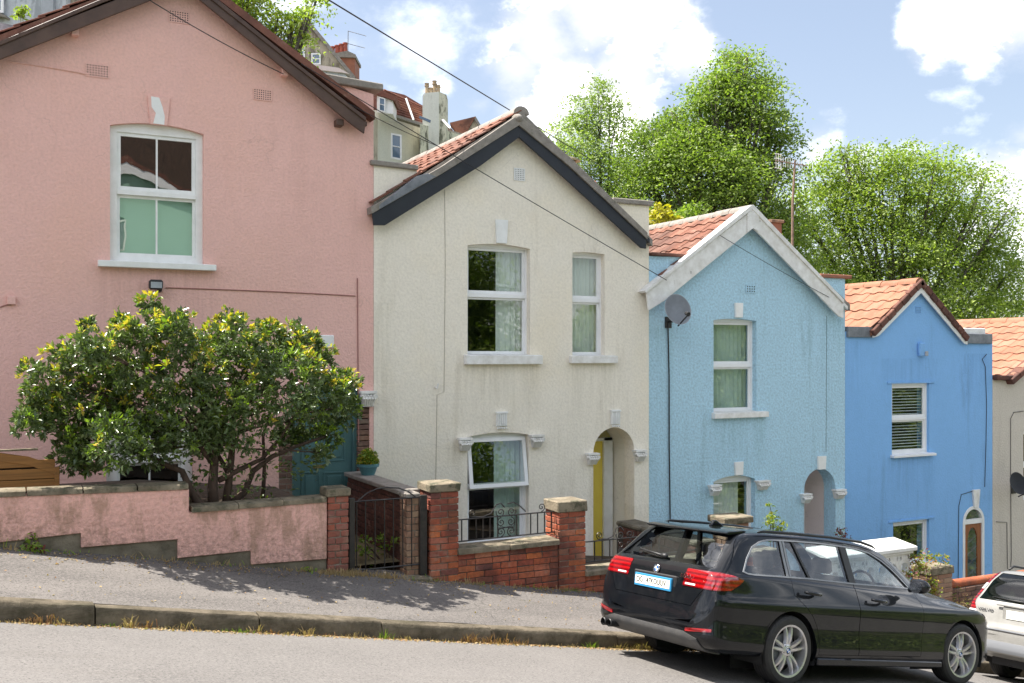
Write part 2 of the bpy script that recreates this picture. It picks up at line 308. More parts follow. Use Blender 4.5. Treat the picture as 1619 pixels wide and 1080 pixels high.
def streaks(name, org, sills, tint, amt=.55):
    """rain stains hanging below ledges, in the wall's own coordinates: (x0, x1, z, length)"""
    m = MAT[name]; g = G.__new__(G); g.m = m; g.t = m.node_tree; g.b = next(n for n in g.t.nodes if n.type == 'BSDF_PRINCIPLED'); tcn = g.n('ShaderNodeTexCoord'); g.vec = tcn.outputs['Object']
    sx = g.n('ShaderNodeSeparateXYZ'); g.l(g.vec, sx.inputs[0]); src = g.b.inputs['Base Color'].links[0].from_socket; ns = g.ramp(g.noise(1.0, 6, .7, (14, 14, .8)), .42, .66); tot = None
    for x0, x1, z, ln in sills:
        x0 -= org[0]; x1 -= org[0]; z -= org[2]
        a = g.mul(g.ramp(sx.outputs['X'], x0-.05, x0+.06), g.ramp(sx.outputs['X'], x1+.05, x1-.06)); b = g.mul(g.ramp(sx.outputs['Z'], z-ln, z), g.ramp(sx.outputs['Z'], z+.02, z)); v = g.mul(a, b)
        if tot is None: tot = v
        else:
            ad = g.n('ShaderNodeMath'); ad.operation = 'MAXIMUM'; g.l(tot, ad.inputs[0]); g.l(v, ad.inputs[1]); tot = ad.outputs[0]
    g.l(g.mix(g.mul(g.mul(tot, ns), amt), src, tint), g.b.inputs['Base Color'])
# ------------------------------------------------------------ mesh helpers
ORG = {}
V3 = Vector
def thing(name, label, cat, loc, group=None, rot=None, local=False):
    o = bpy.data.objects.new(name, None); COL.objects.link(o); o.location = loc
    if rot: o.rotation_euler = rot
    o.empty_display_size = .2
    o['label'] = label; o['category'] = cat
    if group: o['group'] = group
    ORG[o] = V3((0, 0, 0)) if local else V3(loc); return o
def tag(o, label, cat, group=None):
    o['label'] = label; o['category'] = cat
    if group: o['group'] = group
    return o
def finish(me, name, mats, parent, loc=None, smooth=False, sharp=None):
    if not isinstance(mats, (list, tuple)): mats = [mats]
    for m in mats: me.materials.append(MAT[m])
    if smooth:
        me.polygons.foreach_set('use_smooth', [True]*len(me.polygons))
        if sharp: me.set_sharp_from_angle(angle=math.radians(sharp))
    o = bpy.data.objects.new(name, me); COL.objects.link(o)
    if parent is not None:
        o.parent = parent; ORG[o] = ORG[parent]
    else: o.location = loc or (0, 0, 0); ORG[o] = V3(loc or (0, 0, 0))
    return o
class MB:
    def __init__(s): s.v = []; s.f = []; s.m = []; s.mi = 0
    def add(s, vs, fs):
        n = len(s.v); s.v += [tuple(p) for p in vs]; s.f += [tuple(i+n for i in f) for f in fs]; s.m += [s.mi]*len(fs); return s
    def box(s, x0, x1, y0, y1, z0, z1):
        return s.add([(x0,y0,z0),(x1,y0,z0),(x1,y1,z0),(x0,y1,z0),(x0,y0,z1),(x1,y0,z1),(x1,y1,z1),(x0,y1,z1)],
                     [(0,3,2,1),(4,5,6,7),(0,1,5,4),(1,2,6,5),(2,3,7,6),(3,0,4,7)])
    def prism(s, pts, y0, y1, axis='y'):       # polygon of (a,b) pairs, extruded along axis
        n = len(pts)
        def mk(a, b, t): return {'y': (a, t, b), 'x': (t, a, b), 'z': (a, b, t)}[axis]
        vs = [mk(a, b, y0) for a, b in pts] + [mk(a, b, y1) for a, b in pts]
        tri = tessellate_polygon([[V3((a, b, 0)) for a, b in pts]])
        fs = [tuple(t) for t in tri] + [tuple(i+n for i in reversed(t)) for t in tri]
        fs += [(i, (i+1) % n, n+(i+1) % n, n+i) for i in range(n)]
        return s.add(vs, fs)
    def plate(s, loops, y0, y1):               # outline with holes, in the x-z plane
        pl = [[V3((a, b, 0)) for a, b in l] for l in loops]; tri = tessellate_polygon(pl)
        flat = [p for l in loops for p in l]; n = len(flat)
        vs = [(a, y0, b) for a, b in flat] + [(a, y1, b) for a, b in flat]
        fs = [tuple(t) for t in tri] + [tuple(i+n for i in reversed(t)) for t in tri]
        k = 0
        for l in loops:
            m = len(l); fs += [(k+i, k+(i+1) % m, n+k+(i+1) % m, n+k+i) for i in range(m)]; k += m
        return s.add(vs, fs)
    def tube(s, pts, r, n=6, cap=True):
        pts = [V3(p) for p in pts]; rs = r if isinstance(r, (list, tuple)) else [r]*len(pts)
        vs = []; up = None
        for i, p in enumerate(pts):
            d = (pts[min(i+1, len(pts)-1)] - pts[max(i-1, 0)])
            if d.length < 1e-9: d = V3((0, 0, 1))
            d.normalize()
            if up is None: up = V3((0, 0, 1)) if abs(d.z) < .9 else V3((1, 0, 0))
            a = d.cross(up)
            if a.length < 1e-4: a = d.cross(V3((1, 0, 0)))
            a.normalize(); b = a.cross(d).normalized(); up = b
            for k in range(n):
                t = 2*math.pi*k/n; vs.append(p + a*(math.cos(t)*rs[i]) + b*(math.sin(t)*rs[i]))
        fs = [(i*n+k, i*n+(k+1) % n, (i+1)*n+(k+1) % n, (i+1)*n+k) for i in range(len(pts)-1) for k in range(n)]
        if cap: fs += [tuple(range(n)), tuple(reversed(range((len(pts)-1)*n, len(pts)*n)))]
        return s.add(vs, fs)
    def lathe(s, prof, n=24, axis='z', c=(0, 0, 0), cap=True):
        vs = []
        for r, h in prof:
            for k in range(n):
                t = 2*math.pi*k/n; a, b = r*math.cos(t), r*math.sin(t)
                q = (a, b, h) if axis == 'z' else ((a, h, b) if axis == 'y' else (h, a, b))
                vs.append((q[0]+c[0], q[1]+c[1], q[2]+c[2]))
        fs = [(i*n+k, i*n+(k+1) % n, (i+1)*n+(k+1) % n, (i+1)*n+k) for i in range(len(prof)-1) for k in range(n)]
        if cap and prof[0][0] > 1e-6: fs.append(tuple(range(n)))
        if cap and prof[-1][0] > 1e-6: fs.append(tuple(range((len(prof)-1)*n, len(prof)*n)))
        return s.add(vs, fs)
    def ball(s, c, r, n=10, sq=(1, 1, 1)):
        pr = [(max(1e-7, math.sin(math.pi*i/(n//2+1))), -math.cos(math.pi*i/(n//2+1))) for i in range(n//2+2)]
        k0 = len(s.v); s.lathe(pr, n)
        for i in range(k0, len(s.v)):
            x, y, z = s.v[i]; s.v[i] = (c[0]+x*r*sq[0], c[1]+y*r*sq[1], c[2]+z*r*sq[2])
        return s
    def mesh(s, name, org=V3((0, 0, 0)), bevel=0, normals=True):
        me = bpy.data.meshes.new(name)
        me.from_pydata([(x-org[0], y-org[1], z-org[2]) for x, y, z in s.v], [], s.f)
        me.polygons.foreach_set('material_index', s.m)
        if normals or bevel:
            bm = bmesh.new(); bm.from_mesh(me)
            if normals: bmesh.ops.recalc_face_normals(bm, faces=bm.faces)
            if bevel:
                bmesh.ops.remove_doubles(bm, verts=bm.verts, dist=1e-5)
                es = [e for e in bm.edges if len(e.link_faces) == 2 and e.calc_face_angle(0) > .5]
                bmesh.ops.bevel(bm, geom=es, offset=bevel, segments=1, affect='EDGES', clamp_overlap=True)
            bm.to_mesh(me); bm.free()
        me.update(); return me
    def build(s, name, mats, parent=None, loc=None, bevel=0, smooth=False, sharp=None):
        org = ORG[parent] if parent is not None else V3(loc or (0, 0, 0))
        return finish(s.mesh(name, org, bevel), name, mats, parent, loc, smooth, sharp)
def piece(name, me, parent, M):
    o = bpy.data.objects.new(name, me); COL.objects.link(o); o.parent = parent; ORG[o] = ORG[parent]
    M = M.copy(); M.translation -= ORG[parent]; o.matrix_local = M; return o
BR = {}
def brick_mesh(l, d, h, mat):
    k = (round(l, 3), round(d, 3), round(h, 3), mat, random.randrange(3))
    if k not in BR:
        mb = MB(); mb.box(-l/2, l/2, -d/2, d/2, -h/2, h/2)
        mb.v = [(x+random.uniform(-.004, .004), y+random.uniform(-.003, .003), z+random.uniform(-.003, .003)) for x, y, z in mb.v]
        me = mb.mesh('brick', bevel=min(.005, h*.09)); me.materials.append(MAT[mat]); BR[k] = me
    return BR[k]
def brick(parent, x, y, z, l, d, h, mat='red_brick', name='brick'):
    M = Matrix.Translation((x, y+random.uniform(-.004, .004), z)) @ Matrix.Rotation(random.uniform(-.008, .008), 4, 'Y') @ Matrix.Rotation(random.uniform(-.01, .01), 4, 'Z')
    return piece(name, brick_mesh(l, d, h, mat), parent, M)
def arch_pts(x0, x1, zs, rise, n=14):     # from right spring to left spring over the top
    cx, a = (x0+x1)/2, (x1-x0)/2
    if rise >= a*.98: return [(cx+a*math.cos(t), zs+rise*math.sin(t)) for t in [math.pi*i/n for i in range(n+1)]]
    R = (a*a+rise*rise)/(2*rise); c = zs+rise-R; t0 = math.asin(a/R)
    return [(cx+R*math.sin(t), c+R*math.cos(t)) for t in [t0-2*t0*i/n for i in range(n+1)]]
def opening(x0, x1, z0, z1, rise=0):
    if rise <= 0: return [(x0, z0), (x1, z0), (x1, z1), (x0, z1)]
    return [(x0, z0), (x1, z0)] + arch_pts(x0, x1, z1-rise, rise)
def offset_poly(pts, d):                   # inset a counter-clockwise polygon by d
    n = len(pts); area = sum(pts[i][0]*pts[(i+1) % n][1]-pts[(i+1) % n][0]*pts[i][1] for i in range(n))
    if area < 0: d = -d
    res = []
    for i in range(n):
        p0, p1, p2 = V3((*pts[i-1], 0)), V3((*pts[i], 0)), V3((*pts[(i+1) % n], 0))
        a = (p1-p0).normalized(); b = (p2-p1).normalized(); na = V3((-a.y, a.x, 0)); nb = V3((-b.y, b.x, 0))
        m = na+nb; k = d/max(.3, (1+na.dot(nb))); q = p1+m*k; res.append((q.x, q.y))
    return res
# ------------------------------------------------------------ ground
def rx(x): return -.173*x - .06*max(0, x-8.5) if x < 60 else -.173*60-.06*51.5
def kerb_y(x): return 8.83 + max(0, x-6.0)*.075
def road_z(x, y): return -.475 + rx(x) + (kerb_y(x)-y)*.0566 - .025*math.exp(-((kerb_y(x)-y)/.25)**2)
def pave_z(x, y): return -.35 + rx(x) + (y-kerb_y(x)-.15)*.10
GY = 10.5; HF = 12.87
def sheet(name, xs, ys, zf, mat, kind='structure'):
    vs = [(x, y(x) if callable(y) else y, 0) for x in xs for y in ys]; vs = [(x, y, zf(x, y)) for x, y, _ in vs]
    m = len(ys); fs = [(i*m+j, (i+1)*m+j, (i+1)*m+j+1, i*m+j+1) for i in range(len(xs)-1) for j in range(m-1)]
    me = bpy.data.meshes.new(name); me.from_pydata(vs, [], fs); me.update()
    o = finish(me, name, mat, None, None, True); o['kind'] = kind; return o
XS = [x*.5 for x in range(-60, 140)]
sheet('road', XS, [-1.0, .5, 2, 3.5, 5, 6.5, 7.5, 8.2, lambda x: kerb_y(x)-.3, lambda x: kerb_y(x)-.15, lambda x: kerb_y(x)+.02], road_z, 'asphalt_road')
sheet('pavement', XS, [lambda x: kerb_y(x)+.14, 9.6+.0, 10.1, 10.75], lambda x, y: pave_z(x, y)+.006*math.sin(x*2.1)+.004*math.sin(x*5.3+y*4), 'asphalt_pavement')
def terr_z(x, y):
    b = rx(max(-40, min(60, x)))
    if y < 0: return b + .2 - (y+3)*.06
    if y < 10.7: return b - 1.6
    if y < 21: return b - .8
    return b - .6 + (y-21)*.11*max(.15, min(1, (28-x)/28))
xs = [-220, -120, -60, -30] + [x*2.0 for x in range(-14, 31)] + [80, 120, 220, 380]
sheet('terrain', xs, [-150, -60, -30, -16, -8, -3, -1.5, 3, 9, 10.6, 12.5, 15, 19, 21, 25, 30, 36, 44, 55, 80, 140, 300], terr_z, 'terrain_grass')
sheet('opposite_pavement', XS, [-3.0, -1.05], lambda x, y: road_z(x, -1.0)+.12, 'asphalt_pavement')
# kerb stones
kb = bpy.data.objects.new('kerb', None); COL.objects.link(kb); kb['kind'] = 'structure'; ORG[kb] = V3((0, 0, 0))
x = -3.2
while x < 16:
    l = random.choice([.9, 1.15, 1.35, 1.5, 1.05]); x1 = x+l-.012; mb = MB(); n = 6; rows = []
    dz = random.uniform(-.012, .012); dy = random.uniform(-.012, .012)
    for i in range(n+1):
        xx = x+(x1-x)*i/n; yk = kerb_y(xx)+dy; zt = pave_z(xx, yk+.15)+.008+dz; zb = road_z(xx, yk)-.12
        j = lambda s=.006: random.uniform(-s, s)
        rows += [(xx, yk+j(), zb), (xx, yk-.004+j(.010), zt-.07+j()), (xx, yk+.003+j(.006), zt-.014+j(.004)), (xx, yk+.016+j(), zt+j(.003)), (xx, yk+.165, zt), (xx, yk+.165, zb)]
    fs = [(i*6+k, i*6+(k+1) % 6, (i+1)*6+(k+1) % 6, (i+1)*6+k) for i in range(n) for k in range(6)] + [tuple(range(6)), tuple(range(n*6, n*6+6))]
    mb.add(rows, fs); mb.build('kerb_stone', 'kerb_granite', kb, smooth=True, sharp=50)
    x += l
# ------------------------------------------------------------ window, door and house builders
def room(parent, x0, x1, z0, z1, y, d=1.6):
    m = MB(); a = .25; x0 -= a; x1 += a; z0 -= a; z1 += a
    m.add([(x0,y,z0),(x1,y,z0),(x1,y,z1),(x0,y,z1),(x0,y+d,z0),(x1,y+d,z0),(x1,y+d,z1),(x0,y+d,z1)], [(4,5,6,7),(0,1,5,4),(2,3,7,6),(1,2,6,5),(3,0,4,7)])
    return m.build('room_interior', 'dark_room', parent)
def curtain(parent, x0, x1, z0, z1, y, mat, amp=.03, wl=.085):
    m = MB(); n = max(12, int((x1-x0)/wl*6)); vs = []
    ph = random.uniform(0, 6)
    for i in range(n+1):
        xx = x0+(x1-x0)*i/n; w = math.sin(xx/wl*2*math.pi+ph)*amp*(.7+.4*math.sin(xx*9+ph))
        vs += [(xx, y+w*.8, z1), (xx+.006*math.sin(i), y+w, (z0+z1)/2), (xx, y+w*1.2, z0)]
    m.add(vs, [(i*3+k, (i+1)*3+k, (i+1)*3+k+1, i*3+k+1) for i in range(n) for k in (0, 1)])
    return m.build('curtain', mat, parent, smooth=True)
def frame_ring(m, x0, x1, z0, z1, w, y0, y1, wb=None):
    wb = wb or w
    m.box(x0, x0+w, y0, y1, z0, z1); m.box(x1-w, x1, y0, y1, z0, z1)
    m.box(x0+w, x1-w, y0+.001, y1, z0, z0+wb); m.box(x0+w, x1-w, y0+.001, y1, z1-w, z1)
def pane(parent, x0, x1, z0, z1, y, mat='window_glass', tilt=0):
    m = MB(); m.box(x0, x1, y, y+.006, z0, z1); return m.build('pane', mat, parent)
def sill(parent, x0, x1, zt, h, proj, mat, y=HF, slope=.02):
    m = MB(); m.prism([(y-proj, zt-h), (y+.10, zt-h), (y+.10, zt+slope), (y-proj, zt)], x0, x1, 'x'); return m.build('sill', mat, parent, bevel=.006)
def keystone(parent, x, z0, z1, w0, w1, y=HF, mat='old_white', flute=False, proj=.035):
    m = MB()
    m.prism([(x-w0/2, z0), (x+w0/2, z0), (x+w1/2, z1), (x-w1/2, z1)], y-proj, y+.02)
    if flute:
        n = 5
        for i in range(n):
            xc = x-w0/2+w0*(i+.5)/n; m.box(xc-w0*.055, xc+w0*.055, y-proj-.012, y-proj, z0+.012, z1-.012)
            m.ball((xc, y-proj, z0-.025), .016, 6)
        m.box(x-w1/2-.01, x+w1/2+.01, y-proj-.016, y, z1-.01, z1+.02)
    return m.build('keystone', mat, parent, bevel=.003)
def capital(parent, x, z0, z1, w, y=HF, mat='old_white'):
    m = MB(); h = z1-z0
    m.box(x-w/2, x+w/2, y-.10, y+.02, z1-h*.16, z1)
    m.prism([(x-w*.28, z0), (x+w*.28, z0), (x+w*.33, z0+h*.35), (x+w*.46, z1-h*.16), (x-w*.46, z1-h*.16), (x-w*.33, z0+h*.35)], y-.055, y+.02)
    for s in (-1, 1):                      # corner scrolls and acanthus leaves
        m.lathe([(.001, -.03), (h*.13, -.03), (h*.15, 0), (h*.13, .03), (.001, .03)], 10, 'y', (x+s*w*.40, y-.085, z1-h*.34))
    for i in range(5):
        t = (i-2)/2; m.tube([(x+t*w*.24, y-.05, z0+h*.05), (x+t*w*.26, y-.085, z0+h*.4), (x+t*w*.33, y-.125, z0+h*.56), (x+t*w*.35, y-.115, z0+h*.47)], [.022, .026, .02, .008], 6)
    for i in range(4):
        t = (i-1.5)/1.5; m.tube([(x+t*w*.2, y-.06, z0+h*.42), (x+t*w*.25, y-.10, z0+h*.66), (x+t*w*.28, y-.12, z0+h*.76)], [.018, .022, .009], 6)
    return m.build('capital', mat, parent, smooth=True, sharp=40)
def air_brick(parent, x, z, w, h, nx, nz, mat, y=HF):
    m = MB(); m.box(x-w/2, x+w/2, y-.001, y+.004, z-h/2, z+h/2); back = m.build('air_brick', 'dark_void', parent)
    m = MB(); cw, ch = w/nx, h/nz
    for i in range(nx+1): m.box(x-w/2+i*cw-cw*.24, x-w/2+i*cw+cw*.24, y-.010, y-.002, z-h/2-ch*.3, z+h/2+ch*.3)
    for j in range(nz+1): m.box(x-w/2-cw*.24, x+w/2+cw*.24, y-.0095, y-.0022, z-h/2+j*ch-ch*.24, z-h/2+j*ch+ch*.24)
    m.build('grille', mat, back); return back
def px_rect(l, t, r, b, Y=HF):
    a, c = P(l, (t+b)/2, Y), P(r, (t+b)/2, Y); xm = (l+r)/2
    return a.x, c.x, P(xm, b, Y).z, P(xm, t, Y).z
def sash(parent, o, rise=0, rec=.09, mid=.5, fw=.055, glassm='window_glass', fmat='upvc', bars=False, cur=None, topw=.04, blind=False, open_top=False, roomd=1.6):
    x0, x1, z0, z1 = o; y = HF+rec; zt = z1 - (rise*.6 if rise else 0)
    m = MB(); zm = z0+(z1-z0)*(1-mid)
    if rise:                               # outer frame follows the flat arch
        up = arch_pts(x0, x1, z1-rise, rise); lo = [(xx, zt-fw) for xx in (x0+fw, x1-fw)]
        m.plate([[(x0, z0), (x1, z0)]+up, [(x0+fw, z0+fw), (x1-fw, z0+fw), (x1-fw, zt-fw), (x0+fw, zt-fw)]], y, y+.07)
    else: frame_ring(m, x0, x1, z0, z1, fw, y, y+.07)
    ix0, ix1, iz0, iz1 = x0+fw, x1-fw, z0+fw, zt-fw
    m.box(ix0, ix1, y-.008, y+.069, zm-.03, zm+.03)
    f = m.build('window', fmat, parent, bevel=.004)
    def light(a0, a1, b0, b1, yy, w):
        mm = MB(); frame_ring(mm, a0, a1, b0, b1, w, yy, yy+.03); c = mm.build('casement', fmat, f, bevel=.003)
        pane(f, a0+w-.005, a1-w+.005, b0+w-.005, b1-w+.005, yy+.012, glassm)
    if open_top:                           # top-hung light, pushed out at its foot
        ang = math.radians(9); W2, H2 = ix1-ix0+.05, iz1-zm+.03; w = .055
        R = Matrix.Translation((ix0-.025, y-.012, iz1)) @ Matrix.Rotation(ang, 4, 'X').inverted()
        mm = MB(); frame_ring(mm, 0, W2, -H2, 0, w, -.02, .02); mm.v = [tuple(R @ V3(p)) for p in mm.v]; mm.build('casement', fmat, f)
        mm = MB(); mm.box(w-.005, W2-w+.005, -.004, .004, -H2+w-.005, -w+.005); mm.v = [tuple(R @ V3(p)) for p in mm.v]; mm.build('pane', glassm, f)
    else: light(ix0, ix1, zm+.03, iz1, y+.018, topw)
    light(ix0, ix1, iz0, zm-.03, y+.022 if not bars else y+.035, topw*.8)
    if bars:
        xm = (ix0+ix1)/2; mm = MB(); mm.box(xm-.011, xm+.011, y+.022, y+.045, zm+.03, iz1-.01); mm.box(xm-.011, xm+.011, y+.038, y+.06, iz0+.01, zm-.03); mm.build('glazing_bar', fmat, f)
    if blind:
        mm = MB(); k = int((iz1-iz0)/.055)
        for i in range(k):
            zz = iz0+(i+.5)*(iz1-iz0)/k; mm.add([(ix0, y+.085, zz-.007), (ix1, y+.085, zz-.007), (ix1, y+.10, zz+.007), (ix0, y+.10, zz+.007)], [(0, 1, 2, 3)])
        b = mm.build('blind', 'upvc', f); b['kind'] = 'stuff'
    for c in (cur or []):
        a, b = x0+(x1-x0)*c[0], x0+(x1-x0)*c[1]; curtain(f, a, b, z0-.1, z1+.02, y+.17, c[2])
    room(parent, x0, x1, z0, z1, HF+.285, roomd)
    return f
TM = {}
def tile_mesh(w, l, mat):
    k = (w, l, mat)
    if k in TM: return TM[k]
    m = MB(); n = 7; vs = []; th = .016
    for j, u in enumerate((0, 1)):
        for i in range(n+1):
            t = i/n; hgt = .030*(math.sin(t*2*math.pi)*.55+.5) + (.022 if u == 0 else 0)
            vs += [(u*l, t*w*1.03, hgt), (u*l, t*w*1.03, hgt-th)]
    r = 2*(n+1); fs = []
    for i in range(n):
        a = i*2; fs += [(a, a+2, r+a+2, r+a), (a+1, r+a+1, r+a+3, a+3), (a, a+1, a+3, a+2)]
    fs += [(0, r, r+1, 1)]
    m.add(vs, fs); me = m.mesh('roof_tile'); me.materials.append(MAT[mat]); me.polygons.foreach_set('use_smooth', [True]*len(me.polygons)); me.set_sharp_from_angle(angle=math.radians(40)); TM[k] = me; return me
def roof(house, apex, xl, zl, xr, zr, y0, depth, mat, tw=.30, exp=.30, ncols=None, ridge_mat=None, tiles_r=False, max_down=9):
    ax, az = apex; y1 = y0+depth; m = MB(); t = .10
    m.prism([(ax, az), (xl, zl), (xl, zl-t), (ax, az-t*1.15), (xr, zr-t), (xr, zr)], y0, y1)
    rf = m.build('roof', ridge_mat or mat, house)
    tl = tile_mesh(tw, exp+.06, mat); cnt = 0
    for side, (ex, ez) in (('l', (xl, zl)), ('r', (xr, zr))):
        if side == 'r' and not tiles_r: continue
        d = V3((ex-ax, 0, ez-az)); Ls = min(d.length, max_down); d.normalize(); nrm = V3((-d.z, 0, d.x)) if side == 'r' else V3((d.z, 0, -d.x))
        if nrm.z < 0: nrm = -nrm
        rows = int(Ls/exp); cols = ncols or int(depth/tw)
        for r_ in range(rows):
            for c in range(cols):
                if cnt >= 290: break
                o = V3((ax, y0+c*tw+.01, az)) + d*((r_+1)*exp+.05) + nrm*(.012+random.uniform(0, .006))
                X = -d; Z = nrm; Y = V3((0, 1, 0)); Mx = Matrix(((X.x, Y.x, Z.x, o.x), (X.y, Y.y, Z.y, o.y), (X.z, Y.z, Z.z, o.z), (0, 0, 0, 1)))
                Mx = Mx @ Matrix.Rotation(random.uniform(-.012, .012), 4, 'Z') @ Matrix.Rotation(random.uniform(-.01, .01), 4, 'Y')
                piece('roof_tile', tl, rf, Mx); cnt += 1
    n = int(depth/.42)
    for i in range(n):
        mm = MB(); ya = y0+.01+i*.42; jz = random.uniform(-.006, .006)
        prof = [(ax+.13*math.cos(a), az-.035+jz+.115*math.sin(a)) for a in [math.pi*k/8 for k in range(9)]]
        mm.prism(prof, ya, ya+.41); mm.build('ridge_tile', ridge_mat or mat, rf, smooth=True, sharp=40)
    return rf
def shell(house, x0, x1, zl, zr, zb, apex, depth, mat):
    m = MB(); y0 = HF+.28; y1 = HF+depth
    m.box(x0, x0+.12, y0, y1, zb, zl); m.box(x1-.12, x1, y0, y1, zb, zr)
    m.prism([(x0+.12, zb), (x1-.12, zb), (x1-.12, zr), (apex[0], apex[1]-.15), (x0+.12, zl)], y1-.12, y1)
    return m.build('side_wall', mat, house)
def pxpts(l, Y=HF): return [(P(a, b, Y).x, P(a, b, Y).z) for a, b in l]
def strip(parent, name, p, Y0, Y1, mat, bevel=.004):
    m = MB(); m.prism(pxpts(p, Y0), Y0, Y1); return m.build(name, mat, parent, bevel=bevel)
def cable(name, pts, r, mat, parent=None, sag=0, label=None, n=12, smoothit=True):
    P_ = []
    if len(pts) == 2:
        a, b = V3(pts[0]), V3(pts[1])
        for i in range(n+1): t = i/n; q = a.lerp(b, t); q.z -= sag*4*t*(1-t); P_.append(q)
    else: P_ = [V3(p) for p in pts]
    m = MB(); 
    if parent is None:
        m.tube(P_, r, 6); return tag(m.build(name, mat, None, tuple(P_[0])), label, 'cable')
    m.tube(P_, r, 6); return m.build(name, mat, parent)
# ------------------------------------------------------------ houses
def X(px): return P(px, 600, HF).x
def ZZ(px, py): return P(px, py, HF).z
def house(name, label, x0, x1):
    xm = (x0+x1)/2; return thing(name, label, 'house', (xm, HF, rx(xm)-1.0), 'terraced houses stepping down the hill')
# --- pink house
x0, x1 = -3.9, X(590.5)
hp = house('terraced_house', 'salmon pink rendered house with dark brown bargeboards and a white sash window', x0, x1)
ap = P(288, -25, HF); gl = P(0, 88, HF); gr = P(577, 205, HF)
sl_l = (gl.z-ap.z)/(gl.x-ap.x); zl0 = ap.z+sl_l*(x0-ap.x)
wu = px_rect(174, 196, 322, 416); wl = px_rect(168, 655, 306, 830)
dr = px_rect(462, 600, 584, 812); zb = rx(0)-1.5
top = [(x1, P(597, 150, HF).z), (X(524), P(524, 128, HF).z), (X(500), P(500, 150, HF).z), (ap.x, ap.z), (x0, zl0)]
m = MB(); m.plate([[(x0, zb-1), (x1, zb-1)] + top, opening(*wu, .07), opening(*wl, 0), opening(*dr, .35)], HF, HF+.28); m.build('front_wall', 'pink_render', hp)
shell(hp, x0, x1, zl0, ap.z-1.6, zb-1, (ap.x, ap.z), 7, 'pink_render')
roof(hp, (ap.x, ap.z+.18), x0-.1, zl0+.13, X(585), P(585, 196, HF).z+.12, HF-.2, 7, 'tile_dark', tiles_r=False, ncols=1)
Yb = HF-.20
strip(hp, 'bargeboard', [(-260, 205), (0, 94), (244, -2), (289, -21), (285, -46), (163, 1), (0, 69), (-260, 180)][::-1], Yb, Yb+.035, 'brown_paint')
strip(hp, 'bargeboard', [(289, -21), (314, -2), (558, 198), (576, 211), (579, 190), (460, 97), (344, 1), (285, -46)], Yb, Yb+.035, 'brown_paint')
strip(hp, 'verge_trim', [(289, -46), (460, 92), (579, 185), (579, 192), (460, 99), (286, -39)], Yb-.02, Yb+.0, 'brown_paint')
strip(hp, 'verge_trim', [(286, -46), (163, -3), (0, 65), (-260, 176), (-260, 184), (0, 72), (163, 4), (286, -39)], Yb-.02, Yb+.0, 'brown_paint')
m = MB(); a = P(-260, 197, HF); b = P(289, -30, HF); c = P(574, 203, HF)
m.prism([(a.x, a.z), (b.x, b.z), (b.x, b.z+.05), (a.x, a.z+.05)], Yb+.035, HF-.001); m.prism([(b.x, b.z), (c.x, c.z), (c.x, c.z+.05), (b.x, b.z+.05)], Yb+.035, HF-.001); m.build('soffit', 'brown_paint', hp)
for px, py, w in ((118, 53, .07), (448, 117, .07)):
    q = P(px, py, HF); m = MB(); m.box(q.x-.04, q.x+.04, HF-.12, HF, q.z-.05, q.z+.07); m.build('purlin_end', 'pink_render', hp, bevel=.008)
q = P(524, 201, HF); m = MB(); m.box(q.x+.03, q.x+.13, HF-.14, HF, q.z-.0, q.z+.09); m.build('purlin_end', 'brown_paint', hp, bevel=.01)
m = MB(); cpl = [P(511, 124, HF), P(604, 142, HF)]
m.prism([(cpl[0].x-.3, cpl[0].z-.06), (cpl[1].x, cpl[1].z-.02), (cpl[1].x, cpl[1].z+.07), (cpl[0].x-.3, cpl[0].z+.07)], HF-.06, HF+.4); m.build('parapet_coping', 'cement', hp, bevel=.012)
f = sash(hp, wu, .07, .07, .50, .085, 'old_glass', 'white_paint', True, None, .045); m = MB(); m.box(wu[0]+.02, wu[1]-.02, HF+.18, HF+.185, wu[2]-.05, (wu[2]+wu[3])/2-.02); m.build('reflection_panel', 'reflection_mint', f); sill(f, wu[0]-.14, wu[1]+.14, wu[2], .075, .10, 'white_paint')  # mint panel added behind the lower sash to imitate a pale green reflection
keystone(hp, P(251, 175, HF).x, P(251, 198, HF).z, P(251, 153, HF).z, .20, .27, mat='pink_render', proj=.02)
m = MB(); q = P(250, 176, HF)
m.prism([(q.x-.085, q.z+.17), (q.x+.01, q.z+.165), (q.x+.05, q.z+.05), (q.x+.075, q.z-.06), (q.x+.07, q.z-.165), (q.x-.06, q.z-.16), (q.x-.03, q.z-.03), (q.x-.08, q.z+.04)], HF-.0235, HF-.019); m.build('flaked_paint', 'white_paint', hp)
f = sash(hp, wl, 0, .08, .42, .13, 'window_glass', 'white_paint', True, None, .045); sill(f, wl[0]-.08, wl[1]+.08, wl[2], .07, .08, 'white_paint')
for px, py, w, h in ((154, 112, .25, .145), (283, 27, .235, .14), (415, 150, .225, .135)):
    q = P(px, py, HF); air_brick(hp, q.x, q.z, w, h, 8, 5, 'pink_render')
# raised band, patch lines and the small box on the wall
for a, b, r in (((262, 455), (562, 468), .008), ((12, 97), (142, 118), .010), ((565, 440), (567, 700), .008), ((0, 486), (18, 482), .008)):
    cable('wall_cable', [P(a[0], a[1], HF-.006), P(b[0], b[1], HF-.006)], r, 'pink_render' if r > .009 else 'cable_pink', hp, sag=-.01)
q = P(18, 475, HF); m = MB(); m.box(q.x-.045, q.x+.045, HF-.05, HF, q.z-.05, q.z+.05); m.build('junction_box', 'pink_render', hp, bevel=.006)
